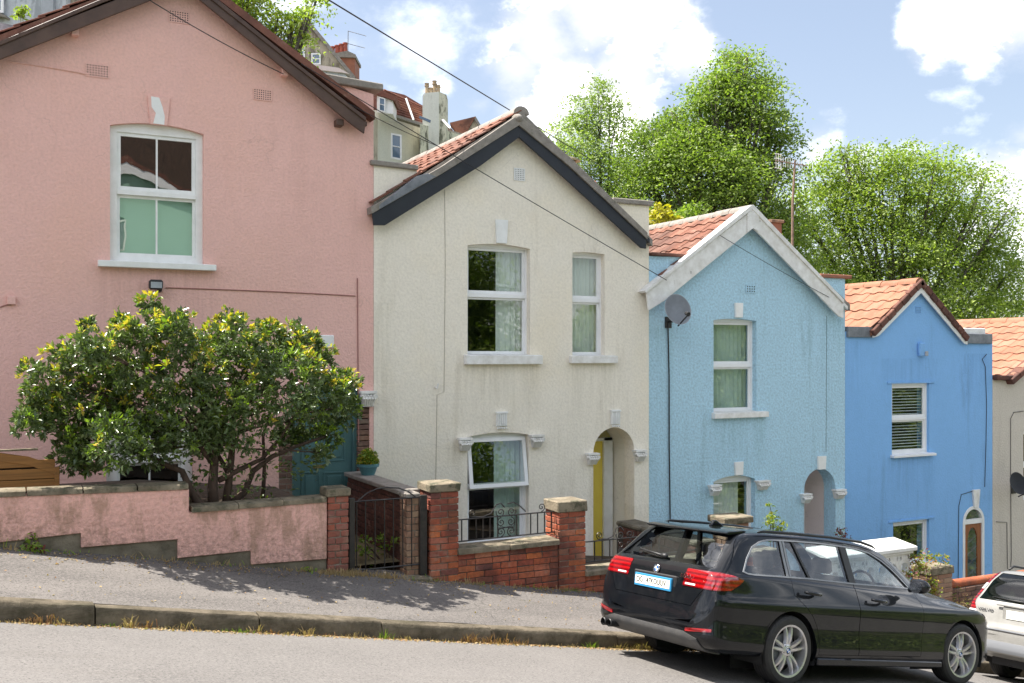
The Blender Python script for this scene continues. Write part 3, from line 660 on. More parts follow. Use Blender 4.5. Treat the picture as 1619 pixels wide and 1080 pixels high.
# recessed teal front door between brick jambs
yd = HF+.12; m = MB(); dx0, dx1 = dr[0], dr[1]-.12
m.box(dx0, dx1, yd, yd+.045, zb, dr[3]+.1); 
fr = m.build('door', 'teal_door', hp)
m = MB(); m.box(dx1-.09, dx1+.03, yd-.05, yd+.02, zb, dr[3]+.1); m.build('door_frame', 'teal_door', fr, bevel=.01)
for i, (a, b) in enumerate(((478, 503), (513, 543))):
    for t, bt in ((640, 727), (748, 800)):
        ax0, ax1, az0, az1 = px_rect(a, t, b, bt, yd); m = MB(); frame_ring(m, ax0-.02, ax1+.02, az0-.02, az1+.02, .022, yd-.012, yd+.002); m.box(ax0+.035, ax1-.035, yd-.010, yd+.001, az0+.035, az1-.035); m.build('door_panel', 'teal_door', fr, bevel=.004)
q = P(498, 738, yd); m = MB(); m.box(q.x-.03, q.x+.13, yd-.012, yd-.0, q.z-.02, q.z+.025); m.build('letter_plate', 'brass', fr)
room(hp, dr[0], dr[1], zb, dr[3], HF+.285, .5)
zz = zb+.05; r_ = 0
while zz < P(583, 645, HF).z+.02:          # brick jambs: right reveal and left pilaster
    w1 = .215 if r_ % 2 else .11
    brick(hp, dr[1]+.045-.10, HF+.105, zz, .205, .20, .064, 'old_brick')
    if zz < P(450, 672, HF).z:
        a, b = P(441, 700, HF).x, P(462, 700, HF).x
        if r_ % 2: brick(hp, (a+b)/2, HF+.045, zz, b-a, .10, .064, 'old_brick')
        else: brick(hp, a+(b-a)*.3, HF+.045, zz, (b-a)*.58, .10, .064, 'old_brick'); brick(hp, a+(b-a)*.8, HF+.045, zz, (b-a)*.36, .10, .064, 'old_brick')
    zz += .075; r_ += 1
m = MB(); m.box(P(441, 700, HF).x, P(462, 700, HF).x, HF-.0015, HF+.02, zb, P(450, 672, HF).z); m.build('mortar', 'mortar', hp)
q = P(580, 630, HF); capital(hp, q.x-.0, P(579, 643, HF).z, P(579, 618, HF).z, .23)
q = P(516, 538, HF); m = MB(); m.box(q.x-.10, q.x+.10, HF-.03, HF, q.z-.10, q.z+.07); m.build('name_plaque', 'white_paint', hp, bevel=.01)
# floodlight above the bush
q = P(247, 455, HF); fl = thing('flood_light', 'small black floodlight on the pink wall just above the bush', 'lamp', tuple(q))
m = MB(); m.box(q.x-.10, q.x+.06, HF-.17, HF-.06, q.z-.03, q.z+.09); m.build('housing', 'plastic_black', fl, bevel=.02)
m = MB(); m.tube([(q.x+.04, HF, q.z-.03), (q.x+.03, HF-.07, q.z-.02)], .03, 8); m.build('bracket', 'plastic_black', fl)
m = MB(); m.box(q.x-.085, q.x+.045, HF-.180, HF-.170, q.z-.015, q.z+.06); m.build('lens', 'dish_grey', fl)
streaks('pink_render', ORG[hp], [(wu[0]-.15, wu[1]+.15, wu[2]-.07, 1.1)], (.50, .27, .23), .4)
# --- cream house
x0, x1 = X(590.5)+.004, X(1026)
hc = house('terraced_house', 'cream rendered house with navy bargeboards and a yellow front door', x0, x1)
ap = P(820, 196, HF); zc = rx(5.5)-1.6
fl_ = (590, 345); fr_ = (1026, 392)
wa = px_rect(739, 386, 838, 562); wb = px_rect(905, 399, 956, 563); wc = px_rect(739, 684, 836, 862); da = px_rect(938, 676, 1003, 905)
top = [(x1, P(1030, 323, HF).z), (X(972), P(972, 317, HF).z), (X(972), P(972, 348, HF).z), (ap.x, ap.z), (X(659), P(659, 296, HF).z), (X(659), P(659, 268, HF).z), (x0, P(592, 261, HF).z)]
m = MB(); m.plate([[(x0, zc-1), (x1, zc-1)]+top, opening(*wa, .045), opening(*wb, .02), opening(*wc, .05), opening(*da, (da[1]-da[0])/2)], HF, HF+.28); m.build('front_wall', 'cream_render', hc)
eL = P(590, 332, HF); eR = P(1026, 386, HF)
shell(hc, x0, x1, P(592, 261, HF).z, P(1030, 323, HF).z, zc-1, (ap.x, ap.z), 7, 'cream_render')
roof(hc, (ap.x, ap.z+.16), x0+.0, P(590, 326, HF).z+.02, x1-.0, P(1026, 380, HF).z, HF-.10, 7, 'tile_old', ridge_mat='cement')
Yb = HF-.16
strip(hc, 'bargeboard', [(821, 196), (821, 217), (760, 262), (609, 356), (591, 356), (588, 334), (700, 270)][::-1], Yb, Yb+.035, 'navy_paint')
strip(hc, 'bargeboard', [(821, 196), (1022, 373), (1022, 393), (1014, 392), (900, 288), (821, 217)][::-1], Yb, Yb+.035, 'navy_paint')
strip(hc, 'verge_capping', [(820, 181), (821, 198), (700, 274), (588, 338), (587, 327), (700, 262)][::-1], Yb-.03, HF+.3, 'cement')
strip(hc, 'verge_capping', [(820, 181), (900, 247), (1024, 368), (1024, 378), (900, 262), (821, 198)][::-1], Yb-.03, HF+.1, 'cement')
strip(hc, 'lead_flashing', [(676, 274), (660, 278), (600, 324), (600, 331), (690, 279)][::-1], Yb-.035, HF+.25, 'lead')
q = P(821, 187, Yb-.03); m = MB(); m.ball((q.x, Yb+.04, q.z), .085, 10, (1, 1.4, .9)); m.build('finial', 'cement', hc, smooth=True)
a, b, c = P(592, 345, HF), P(821, 206, HF), P(1020, 385, HF)
m = MB(); m.prism([(a.x, a.z), (b.x, b.z), (b.x, b.z+.06), (a.x, a.z+.06)], Yb+.035, HF-.001); m.prism([(b.x, b.z), (c.x, c.z), (c.x, c.z+.06), (b.x, b.z+.06)], Yb+.035, HF-.001); m.build('soffit', 'navy_paint', hc)
a, b = P(590, 257, HF), P(660, 267, HF); m = MB(); m.box(a.x-.05, b.x, HF-.05, HF+.35, P(592, 262, HF).z, P(592, 262, HF).z+.07)
m.v = [(x, y, z-(x-a.x)*.02) for x, y, z in m.v]; m.build('parapet_coping', 'cement', hc, bevel=.012)
a, b = P(970, 318, HF), P(1031, 322, HF); m = MB(); m.box(a.x-.03, b.x, HF-.05, HF+1.2, a.z-.03, a.z+.05); m.build('parapet_coping', 'cement', hc, bevel=.012)
C_ = lambda *c: [(a, b, k) for a, b, k in c]
f = sash(hc, wa, .045, .10, .46, .03, cur=C_((.58, 1.02, 'curtain_pale'))); sill(f, wa[0]-.06, wa[1]+.17, wa[2], .13, .09, 'old_white')
f = sash(hc, wb, .02, .10, .46, .03, cur=C_((.10, 1.05, 'curtain_pale'))); sill(f, wb[0]-.06, wb[1]+.19, wb[2], .11, .09, 'old_white')
f = sash(hc, wc, .05, .10, .47, .05, cur=C_((.55, 1.03, 'curtain_green')), open_top=True); sill(f, wc[0]-.05, wc[1]+.05, wc[2], .08, .07, 'old_white')
keystone(hc, P(792, 367, HF).x, P(792, 385, HF).z, P(792, 348, HF).z, .165, .205, mat='white_paint')
keystone(hc, P(792, 664, HF).x, P(792, 674, HF).z, P(792, 653, HF).z, .17, .17, mat='white_paint', flute=True)
keystone(hc, P(972, 660, HF).x, P(972, 671, HF).z, P(972, 650, HF).z, .16, .16, mat='white_paint', flute=True)
for px, t, b, w in ((733, 692, 712, .21), (846, 687, 707, .22), (934, 716, 734, .21), (1009, 711, 729, .21)):
    capital(hc, P(px, t, HF).x, P(px, b, HF).z, P(px, t, HF).z, w)
q = P(821, 276, HF); air_brick(hc, q.x, q.z, .17, .17, 6, 6, 'white_paint')
cable('crack_line', [P(703, 300, HF-.003), P(704, 420, HF-.003), P(702, 620, HF-.003), P(691, 624, HF-.003), P(689, 760, HF-.003)], .0035, 'cable_cream', hc)
q = P(688, 612, HF); m = MB(); m.tube([(q.x, HF, q.z), (q.x+.01, HF-.05, q.z-.02), (q.x+.02, HF-.06, q.z+.05)], .014, 6); m.build('pipe_stub', 'old_white', hc)
# arched porch and yellow door
yd = HF+.62; m = MB(); aa = opening(*da, (da[1]-da[0])/2); n = len(aa); xa0, xa1, za0, za1 = da
vs = [(a, HF+.275, b) for a, b in aa]+[(a, yd, b) for a, b in aa]; m.add(vs, [(i, (i+1) % n, n+(i+1) % n, n+i) for i in range(n)]); m.build('porch', 'porch_render', hc)
m = MB(); m.box(xa0-.1, xa1+.1, yd, yd+.06, zc, za1+.2); dd = m.build('door', 'yellow_door', hc)
zt = P(950, 697, yd).z
m = MB(); m.box(xa1-.20, xa1-.03, yd-.05, yd, zc, zt+.05); m.box(xa0, xa1-.03, yd-.05, yd, zt, zt+.05); m.build('door_frame', 'white_paint', dd, bevel=.005)
m = MB(); m.box(xa0, xa1, yd-.03, yd-.0, zt+.05, za1); m.build('fanlight', 'old_glass', dd)
for k in range(2):
    m = MB(); xx = xa1-.50+k*.0; m.box(xx-.16, xx+.12, yd-.012, yd+.0, zt-1.0-k*.9, zt-.25-k*.9); m.build('door_panel', 'yellow_door', dd, bevel=.006)
m = MB(); m.box(X(927), X(940)+.05, HF-.012, HF, zc, P(930, 882, HF).z); m.build('plinth_band', 'ink', hc)
streaks('cream_render', ORG[hc], [(wa[0]-.06, wa[1]+.17, wa[2]-.1, .9), (wb[0]-.06, wb[1]+.2, wb[2]-.1, 1.1), (wc[0]-.1, wc[1]+.1, wc[2]-.05, .6), (P(995, 0, HF).x, x1, P(1010, 800, HF).z, .9), (x0, x0+.25, P(600, 480, HF).z, 2.5)], (.40, .36, .25), .32)
# --- pale blue house
x0, x1 = X(1026)+.004, X(1336)
hb = house('terraced_house', 'pale turquoise blue pebbledashed house with peeling white bargeboards and a satellite dish', x0, x1)
ap = P(1190, 350, HF); zc2 = rx(9)-2
wa = px_rect(1128, 504, 1196, 652); wb = px_rect(1128, 752, 1194, 868); da = px_rect(1271, 741, 1321, 905)
top = [(x1, P(1342, 440, HF).z), (X(1297), P(1297, 437, HF).z), (X(1297), P(1297, 455, HF).z), (ap.x, ap.z), (X(1083), P(1083, 440, HF).z), (X(1083), P(1083, 407, HF).z), (x0, P(1030, 405, HF).z)]
m = MB(); m.plate([[(x0, zc2-1), (x1, zc2-1)]+top, opening(*wa, .03), opening(*wb, .08), opening(*da, (da[1]-da[0])/2)], HF, HF+.28); m.build('front_wall', 'blue_render', hb)
shell(hb, x0, x1, P(1030, 405, HF).z, P(1342, 440, HF).z, zc2-1, (ap.x, ap.z), 7, 'blue_render')
Yb = HF-.16
roof(hb, (P(1190, 328, Yb).x, P(1190, 331, Yb).z), x0, P(1026, 452, HF).z, x1, P(1336, 482, HF).z, HF-.12, 7, 'tile_old', ridge_mat='cement')
strip(hb, 'bargeboard', [(1190, 332), (1190, 361), (1175, 374), (1050, 476), (1026, 491), (1022, 461)][::-1], Yb, Yb+.035, 'old_white')
strip(hb, 'bargeboard', [(1191, 332), (1334, 482), (1334, 503), (1326, 500), (1205, 374), (1191, 361)][::-1], Yb, Yb+.035, 'old_white')
strip(hb, 'apex_block', [(1182, 338), (1190, 330), (1200, 340), (1200, 366), (1191, 361), (1182, 368)][::-1], Yb-.02, Yb-.001, 'old_white')
strip(hb, 'verge_capping', [(1188, 324), (1192, 324), (1335, 474), (1335, 480), (1190, 331), (1022, 463), (1019, 460)][::-1], Yb-.03, HF-.0, 'old_white')
a, b, c = P(1028, 476, HF), P(1190, 348, HF), P(1332, 490, HF)
m = MB(); m.prism([(a.x, a.z), (b.x, b.z), (b.x, b.z+.06), (a.x, a.z+.06)], Yb+.035, HF-.001); m.prism([(b.x, b.z), (c.x, c.z), (c.x, c.z+.06), (b.x, b.z+.06)], Yb+.035, HF-.001); m.build('soffit', 'old_white', hb)
a, b = P(1028, 404, HF), P(1085, 406, HF); m = MB(); m.box(a.x, b.x, HF-.06, HF+.3, a.z-.0, a.z+.05); m.build('parapet_coping', 'verge_brown', hb, bevel=.01)
a, b = P(1297, 437, HF), P(1344, 440, HF); m = MB(); m.box(a.x-.03, b.x, HF-.05, HF+1.0, a.z-.02, a.z+.045); m.build('parapet_coping', 'terracotta', hb, bevel=.01)
f = sash(hb, wa, .03, .10, .50, .04, cur=C_((-.02, .97, 'curtain_green'))); sill(f, wa[0]-.04, wa[1]+.20, wa[2], .09, .09, 'old_white')
f = sash(hb, wb, .08, .10, .0, .04, cur=C_((-.02, .82, 'curtain_pale'))); sill(f, wb[0]-.04, wb[1]+.1, wb[2], .09, .09, 'old_white')
keystone(hb, P(1167, 490, HF).x, P(1167, 502, HF).z, P(1167, 479, HF).z, .15, .17, mat='white_paint')
keystone(hb, P(1167, 740, HF).x, P(1167, 751, HF).z, P(1167, 730, HF).z, .16, .19, mat='white_paint')
keystone(hb, P(1298, 731, HF).x, P(1298, 742, HF).z, P(1298, 721, HF).z, .17, .20, mat='white_paint')
for px, t, b, w in ((1127, 766, 783, .22), (1203, 759, 774, .27), (1271, 780, 795, .21), (1324, 773, 788, .25)):
    capital(hb, P(px, t, HF).x, P(px, b, HF).z, P(px, t, HF).z, w)
q = P(1187, 457, HF); air_brick(hb, q.x, q.z, .20, .12, 4, 3, 'blue_render')
cable('wall_crack', [P(1307, 500, HF-.002), P(1306, 715, HF-.002)], .003, 'cable', hb)
yd = HF+.75; aa = opening(*da, (da[1]-da[0])/2); n = len(aa); xa0, xa1, za0, za1 = da; m = MB()
vs = [(a, HF+.275, b) for a, b in aa]+[(a, yd, b) for a, b in aa]; m.add(vs, [(i, (i+1) % n, n+(i+1) % n, n+i) for i in range(n)]); m.build('porch', 'porch_pink', hb)
m = MB(); m.box(xa0-.1, xa1+.1, yd, yd+.06, zc2, za1+.2); m.build('door', 'white_paint', hb)
m = MB(); m.plate([opening(xa0-.001, xa1+.001, za0, za1+.001, (xa1-xa0)/2), offset_poly(opening(xa0, xa1, za0-.2, za1, (xa1-xa0)/2), .004)], HF-.004, HF+.27)
streaks('blue_render', ORG[hb], [(wa[0]-.06, wa[1]+.2, wa[2]-.1, 1.0), (x0, x0+.5, P(1050, 520, HF).z, 2.2), (x1-.6, x1, P(1310, 505, HF).z, 1.6)], (.20, .36, .42), .38)
# --- azure house
x0, x1 = X(1336)+.004, X(1569)
ha = house('terraced_house', 'bright azure blue house with new orange tiles and an arched wooden door', x0, x1)
ap = P(1456, 462, HF); zc3 = rx(12)-2.2
wa = px_rect(1410, 606, 1469, 718); wb = px_rect(1412, 823, 1469, 893); da = px_rect(1522, 800, 1556, 950)
top = [(x1, P(1569, 530, HF).z), (X(1522), P(1522, 534, HF).z), (ap.x, ap.z), (X(1383), P(1383, 526, HF).z), (x0, P(1338, 524, HF).z)]
m = MB(); m.plate([[(x0, zc3-1), (x1, zc3-1)]+top, opening(*wa, 0), opening(*wb, 0), opening(*da, (da[1]-da[0])/2)], HF, HF+.28); m.build('front_wall', 'azure_render', ha)
shell(ha, x0, x1, P(1338, 524, HF).z, P(1569, 530, HF).z, zc3-1, (ap.x, ap.z), 7, 'azure_render')
roof(ha, (P(1456, 444, HF-.08).x, P(1456, 446, HF-.08).z), P(1379, 524, HF-.1).x, P(1379, 522, HF-.1).z, P(1531, 533, HF-.1).x, P(1531, 531, HF-.1).z, HF-.08, 7, 'tile_new')
Yb = HF-.09
strip(ha, 'bargeboard', [(1457, 452), (1457, 463), (1390, 531), (1381, 534), (1381, 526)][::-1], Yb, Yb+.03, 'white_paint')
strip(ha, 'bargeboard', [(1457, 452), (1530, 536), (1530, 545), (1525, 543), (1457, 463)][::-1], Yb, Yb+.03, 'white_paint')
for A, B, n in (((1457, 441), (1378, 524), 7), ((1458, 441), (1533, 533), 9)):
    a, b = P(A[0], A[1], Yb-.02), P(B[0], B[1], Yb-.02); d = (b-a).normalized(); nn = V3((-d.z, 0, d.x)); nn = nn if nn.z > 0 else -nn; L_ = (b-a).length/n
    for i in range(n):
        p = a+d*L_*i; q = a+d*(L_*(i+1)-.008); m = MB(); o = nn*.008*(i % 2)
        m.prism([((p+o).x, (p+o).z), ((q+o).x, (q+o).z), ((q-nn*.12+o).x, (q-nn*.12+o).z), ((p-nn*.12+o).x, (p-nn*.12+o).z)], Yb-.045, Yb+.16); m.build('verge_tile', 'verge_brown', ha, bevel=.012)
for A, B, dx in (((1338, 519), (1381, 521), .0), ((1524, 530), (1566, 528), .0)):
    a, b = P(A[0], A[1], HF), P(B[0], B[1], HF); m = MB(); m.box(a.x, b.x, HF-.05, HF+.3, a.z-.16, a.z+.03); m.build('lead_flashing', 'lead', ha, bevel=.008)
a, b = P(1528, 520, HF), P(1562, 518, HF); m = MB(); m.box(a.x, b.x, HF+.05, HF+.8, a.z-.25, a.z+.02); m.build('parapet_coping', 'old_white', ha, bevel=.01)
f = sash(ha, wa, 0, .05, .50, .05, blind=True); sill(f, wa[0]-.04, wa[1]+.10, wa[2], .045, .09, 'upvc')
f = sash(ha, wb, 0, .05, .0, .05); sill(f, wb[0]-.04, wb[1]+.1, wb[2], .045, .07, 'upvc')
for o in (wa, wb): m = MB(); m.box(o[0]-.12, o[1]+.14, HF-.02, HF, o[3]+.0, o[3]+.03); m.build('drip_moulding', 'azure_render', ha)
keystone(ha, P(1542, 790, HF).x, P(1542, 802, HF).z, P(1542, 774, HF).z, .13, .21, mat='old_white')
q = P(1452, 490, HF); air_brick(ha, q.x, q.z, .13, .11, 4, 4, 'azure_render')
xa0, xa1, za0, za1 = da; cx_, hw = (xa0+xa1)/2, (xa1-xa0)/2; m = MB()
m.plate([opening(xa0, xa1, za0, za1, hw), offset_poly(opening(xa0, xa1, za0, za1, hw), .065)], HF-.01, HF+.07); zt = P(1540, 828, HF).z
m.box(xa0+.05, xa1-.05, HF-.005, HF+.06, zt, zt+.09); fr = m.build('door', 'white_paint', ha, bevel=.004)
m = MB(); ov = [(cx_+(hw-.17)*math.cos(t), zt-.36+.28*math.sin(t)) for t in [math.pi*i/14 for i in range(15)]]; zlo = za0+.45
m.plate([[(xa0+.06, za0), (xa1-.06, za0), (xa1-.06, zt), (xa0+.06, zt)], [(cx_-(hw-.17), zlo), (cx_+(hw-.17), zlo)]+ov], HF+.02, HF+.055); m.build('door_leaf', 'wood_red', fr, bevel=.006)
m = MB(); m.box(cx_-hw+.1, cx_+hw-.1, HF+.036, HF+.042, zlo-.02, zt-.03); m.build('leaded_pane', 'window_glass', fr)
m = MB()
for i in range(7):
    z = zlo+i*.21
    for s in (-1, 1): m.tube([(cx_+s*.22, HF+.033, z), (cx_-s*.02, HF+.033, z+.11), (cx_+s*.22, HF+.033, z+.21)], .006, 4)
m.build('lead_came', 'lead', fr)
m = MB(); m.box(cx_-hw+.06, cx_+hw-.06, HF+.03, HF+.036, zt+.08, za1-.03); m.build('fanlight', 'window_glass', fr)
room(ha, xa0, xa1, za0, za1, HF+.285, .8)
streaks('azure_render', ORG[ha], [(wa[0]-.25, wa[1]+.3, wa[3]+.45, .9), (wa[0]-.1, wa[1]+.15, wa[2]-.05, .9), (x1-.9, x1, P(1545, 560, HF).z, 1.2), (x0, x0+.4, P(1345, 540, HF).z, 1.8)], (.12, .25, .50), .40)
# burglar alarm box
q = P(1455, 552, HF); al = thing('alarm_box', 'blue painted alarm box high on the azure gable', 'alarm', tuple(q)); m = MB(); m.box(q.x-.08, q.x+.07, HF-.07, HF, q.z-.14, q.z+.12); m.build('cover', 'azure_render', al, bevel=.02)
m = MB(); m.box(q.x+.03, q.x+.11, HF-.10, HF-.07, q.z-.13, q.z-.04); m.build('strobe', 'dish_grey', al, bevel=.01)
# --- greige house at the right edge
x0, x1 = X(1569)+.004, X(1569)+4.7
hg = house('terraced_house', 'pale grey beige house at the right edge with a dark satellite dish', x0, x1)
ap = P(1705, 516, HF); zc4 = rx(16)-2.2
wa = px_rect(1618, 680, 1662, 790)
m = MB(); m.plate([[(x0, zc4-1.5), (x1, zc4-1.5), (x1, P(1569, 600, HF).z-.3), (ap.x, ap.z-.05), (X(1600), P(1600, 603, HF).z), (x0, P(1569, 600, HF).z)], opening(*wa, 0)], HF, HF+.28); m.build('front_wall', 'grey_render', hg)
shell(hg, x0, x1, P(1569, 600, HF).z, P(1569, 600, HF).z-.3, zc4-1.5, (ap.x, ap.z), 7, 'grey_render')
sash(hg, wa, 0, .1, .5, .05)
roof(hg, (ap.x, ap.z+.16), P(1600, 598, HF).x, P(1600, 596, HF).z, x1+.1, P(1569, 600, HF).z-.3, HF-.10, 7, 'tile_new')
a, b = P(1598, 600, HF-.12), P(1705, 508, HF-.12); d = (b-a).normalized(); nn = V3((-d.z, 0, d.x)); n = 9; L_ = (b-a).length/n
for i in range(n):
    p = a+d*L_*i; q = a+d*(L_*(i+1)-.008); m = MB(); m.prism([(p.x, p.z), (q.x, q.z), ((q-nn*.12).x, (q-nn*.12).z), ((p-nn*.12).x, (p-nn*.12).z)], HF-.15, HF+.1); m.build('verge_tile', 'verge_brown', hg, bevel=.012)
a, b = P(1570, 598, HF), P(1602, 602, HF); m = MB(); m.box(a.x, b.x, HF-.1, HF+.2, a.z-.04, a.z+.05); m.build('gutter', 'verge_brown', hg, bevel=.015)
# wires clipped to the fronts
cable('wall_wire', [P(*p, HF-.012) for p in ((1540, 776), (1520, 782), (1516, 800), (1515, 930))], .006, 'cable', ha)
cable('wall_wire', [P(*p, HF-.012) for p in ((1560, 560), (1553, 568), (1558, 580), (1560, 640), (1559, 700), (1557, 770))], .006, 'cable', ha)
cable('wall_wire', [P(*p, HF-.012) for p in ((1619, 650), (1603, 652), (1598, 662), (1598, 760), (1599, 880), (1598, 900))], .006, 'cable', hg)
cable('wall_wire', [P(*p, HF-.012) for p in ((1575, 825), (1592, 826), (1593, 900))], .006, 'cable', hg)
cable('wall_wire', [P(*p, HF-.02) for p in ((1056, 510), (1058, 600), (1058, 700), (1060, 850))], .011, 'cable', hb)
# the house over the road, seen only in the glass
ho = thing('opposite_house', 'pale green house across the street with white bargeboards, mirrored in the pink house window', 'house', (4.6, -7, 0))
m = MB(); m.plate([[(.5, -2), (8.4, -2), (8.4, 5.5), (3.4, 7.5), (.5, 6.3)], opening(3.0, 3.5, 4.9, 6.1, .25)], -7.3, -7.0); m.build('front_wall', 'green_render', ho)
m = MB(); m.prism([(.3, 6.1), (3.4, 7.4), (3.4, 7.75), (.3, 6.45)], -6.95, -6.85); m.prism([(8.7, 5.2), (3.4, 7.4), (3.4, 7.75), (8.7, 5.55)], -6.95, -6.85); m.build('bargeboard', 'white_paint', ho)
m = MB(); m.box(.5, 8.4, -12, -7.31, -2, 5.4); m.prism([(.3, 6.5), (3.4, 7.8), (8.7, 5.6), (8.7, 5.5), (3.4, 7.7), (.3, 6.4)], -12, -6.84); m.build('roof', 'verge_brown', ho)
m = MB(); m.box(1.5, 8.5, -17, -13, -2, 11.5); m.build('rear_block', 'bark', ho)
m = MB(); frame_ring(m, 3.0, 3.5, 4.9, 6.0, .06, -7.05, -6.99); w = m.build('window', 'plate_white', ho); pane(w, 3.05, 3.45, 4.95, 6.0, -7.12)
room(ho, 3.0, 3.5, 4.9, 6.1, -7.9, .5)
# ------------------------------------------------------------ front garden walls, pillars, gate, railings
YW = GY
def pts_y(l, Y): return [(P(a, b, Y).x, P(a, b, Y).z) for a, b in l]
def coping_run(parent, a, b, y0, y1, t, n, mat='coping_stone'):   # a, b: (x, z) of the top front edge
    for i in range(n):
        u0, u1 = i/n, (i+1)/n-.006; p = (a[0]+(b[0]-a[0])*u0, a[1]+(b[1]-a[1])*u0+random.uniform(-.002, .002)); q = (a[0]+(b[0]-a[0])*u1, a[1]+(b[1]-a[1])*u1+random.uniform(-.002, .002))
        m = MB(); o = random.uniform(-.01, .01); k = 4; rows = []
        for j in range(k+1):
            t_ = j/k; xx = p[0]+(q[0]-p[0])*t_; zz = p[1]+(q[1]-p[1])*t_; w = lambda s=.002: random.uniform(-s, s)*.4
            rows += [(xx, y0+o+w(), zz-t+w()), (xx, y0+o+w(.004), zz-.012), (xx, y0+o+.012+w(.004), zz+w(.003)), (xx, y1, zz+.004), (xx, y1, zz-t)]
        fs = [(r_*5+c, r_*5+(c+1) % 5, (r_+1)*5+(c+1) % 5, (r_+1)*5+c) for r_ in range(k) for c in range(5)]+[(0, 1, 2, 3, 4), tuple(range(k*5, k*5+5))]
        m.add(rows, fs); m.build('coping_stone', mat, parent, smooth=True, sharp=45)
pw = thing('garden_wall', 'rendered pink garden wall stepping down beneath the bush, capped with weathered stone', 'garden wall', (1.5, YW, -1.2))
A0, A1, B0, B1 = P(-150, 790, YW), P(298, 772, YW), P(299, 809, YW), P(517, 792, YW)
zA = (A0.z+A1.z)/2-.02; za0, za1, zb0, zb1 = A0.z, A1.z, B0.z, B1.z
low = pts_y([(-150, 868), (0, 858), (128, 843), (128, 866), (281, 853), (281, 883), (397, 871), (397, 893), (517, 884)], YW)
m = MB(); m.prism(low+[(B1.x, zb1-.01), (B0.x, zb0-.01), (B0.x, za1-.01), (A0.x, za0-.01)], YW, YW+.19); m.build('rendered_face', 'garden_pink', pw, bevel=.006)
m = MB(); m.prism([(A0.x, -2.4), (B1.x, -2.4), (B1.x, P(517, 880, YW).z), (P(397, 855, YW).x, P(397, 855, YW).z), (P(281, 830, YW).x, P(281, 830, YW).z), (A0.x, P(-150, 825, YW).z)], YW+.025, YW+.17); m.build('plinth', 'plinth', pw)
coping_run(pw, (A0.x, za0+.045), (A1.x+.012, za1+.045), YW-.02, YW+.22, .055, 5); coping_run(pw, (B0.x+.025, zb0+.045), (B1.x, zb1+.045), YW-.02, YW+.22, .055, 3)
def pillar(parent, pxl, pxr, cap_t, cap_b, Y, depth, mat='red_brick', zbot=None, capo=.020, capmat='coping_stone', side=True):
    a, b = P(pxl, cap_b, Y), P(pxr, cap_b, Y); w = b.x-a.x; zt = P((pxl+pxr)/2, cap_b, Y).z; ztop = P((pxl+pxr)/2, cap_t, Y-capo).z
    zbot = zbot if zbot is not None else pave_z(a.x, Y)-.1
    m = MB(); m.box(a.x+.012, b.x-.012, Y+.012, Y+depth-.012, zbot, zt); m.build('mortar', 'mortar', parent)
    z = zt-.036; r_ = 0; h = .065
    while z > zbot:
        s = .62 if r_ % 2 else .36
        w1 = w*s-.005; w2 = w*(1-s)-.005; d2 = depth*(.34 if r_ % 2 else .62)
        brick(parent, a.x+w1/2, Y+d2/2-.002, z, w1, d2-.008, h, mat); brick(parent, b.x-w2/2, Y+.06, z, w2, .12, h, mat)
        brick(parent, a.x+.06, Y+(depth+d2)/2, z, .12, depth-d2-.004, h, mat)
        z -= .075; r_ += 1
    m = MB(); m.box(a.x-capo, b.x+capo, Y-capo, Y+depth+capo, zt, ztop)
    k0 = [(x+random.uniform(-.008, .008), y+random.uniform(-.008, .008), zz+random.uniform(-.005, .005)) for x, y, zz in m.v]; m.v = k0
    m.build('pillar_cap', capmat, parent, bevel=.012); return a.x, b.x, zt
gp = thing('gate_pillar', 'slim reddish brick gate pillar at the end of the pink garden wall', 'pillar', (P(535, 905, YW).x, YW, pave_z(3.3, YW)))
pillar(gp, 519, 551, 772, 785, YW-.02, .26, 'pillar_brick')
# brick wall of the cream house
bw = thing('brick_garden_wall', 'red brick garden wall between two capped pillars in front of the cream house', 'garden wall', (5.5, YW, pave_z(5.5, YW)))
r1 = pillar(bw, 681, 725, 765, 778, YW, .36); r2 = pillar(bw, 884, 926, 792, 809, YW, .34)
c0, c1 = P(725, 869, YW-.03), P(884, 852, YW-.03)
coping_run(bw, (c0.x+.0, c0.z), (c1.x, c1.z), YW-.05, YW+.26, .065, 2)
def brick_run(parent, x0, x1, ztf, Y, mat='red_brick', d=.10, zb=None, mort='mortar_dark', lim=200):
    m = MB(); zmin = (zb if zb is not None else min(pave_z(x0, Y), pave_z(x1, Y))-.1)
    m.prism([(x0, zmin), (x1, zmin), (x1, ztf(x1)), (x0, ztf(x0))], Y+.010, Y+.2); m.build('mortar', mort, parent)
    z = ztf((x0+x1)/2)-.036; r_ = 0
    while z > zmin-.02:
        x = x0+.004-(.11 if r_ % 2 else 0)
        while x < x1-.03:
            l = random.choice([.215, .215, .21, .22, .105]) ; a, b = max(x, x0+.002), min(x+l, x1-.002)
            if b-a > .03 and (zb is not None or z > pave_z(a, Y)-.10): brick(parent, (a+b)/2, Y+d/2, z, b-a, d, .066, mat)
            x += l+.009
        z -= .0755; r_ += 1
ztop_ = lambda x: c0.z-.068+(c1.z-c0.z)*(x-c0.x)/(c1.x-c0.x)
brick_run(bw, r1[1]-.0, r2[0]+.0, ztop_, YW+.012)
# lower wall to the right of it
lw = thing('low_garden_wall', 'low red brick wall with a stone coping, half hidden by the black estate car', 'garden wall', (6.9, YW, pave_z(6.9, YW)))
d0, d1 = P(927, 903, YW-.03), P(1010, 893, YW-.03); xe = 9.6
coping_run(lw, (d0.x, d0.z), (xe, d0.z), YW-.05, YW+.26, .065, 5)
brick_run(lw, r2[1]+.002, xe, lambda x: d0.z-.068, YW+.012)
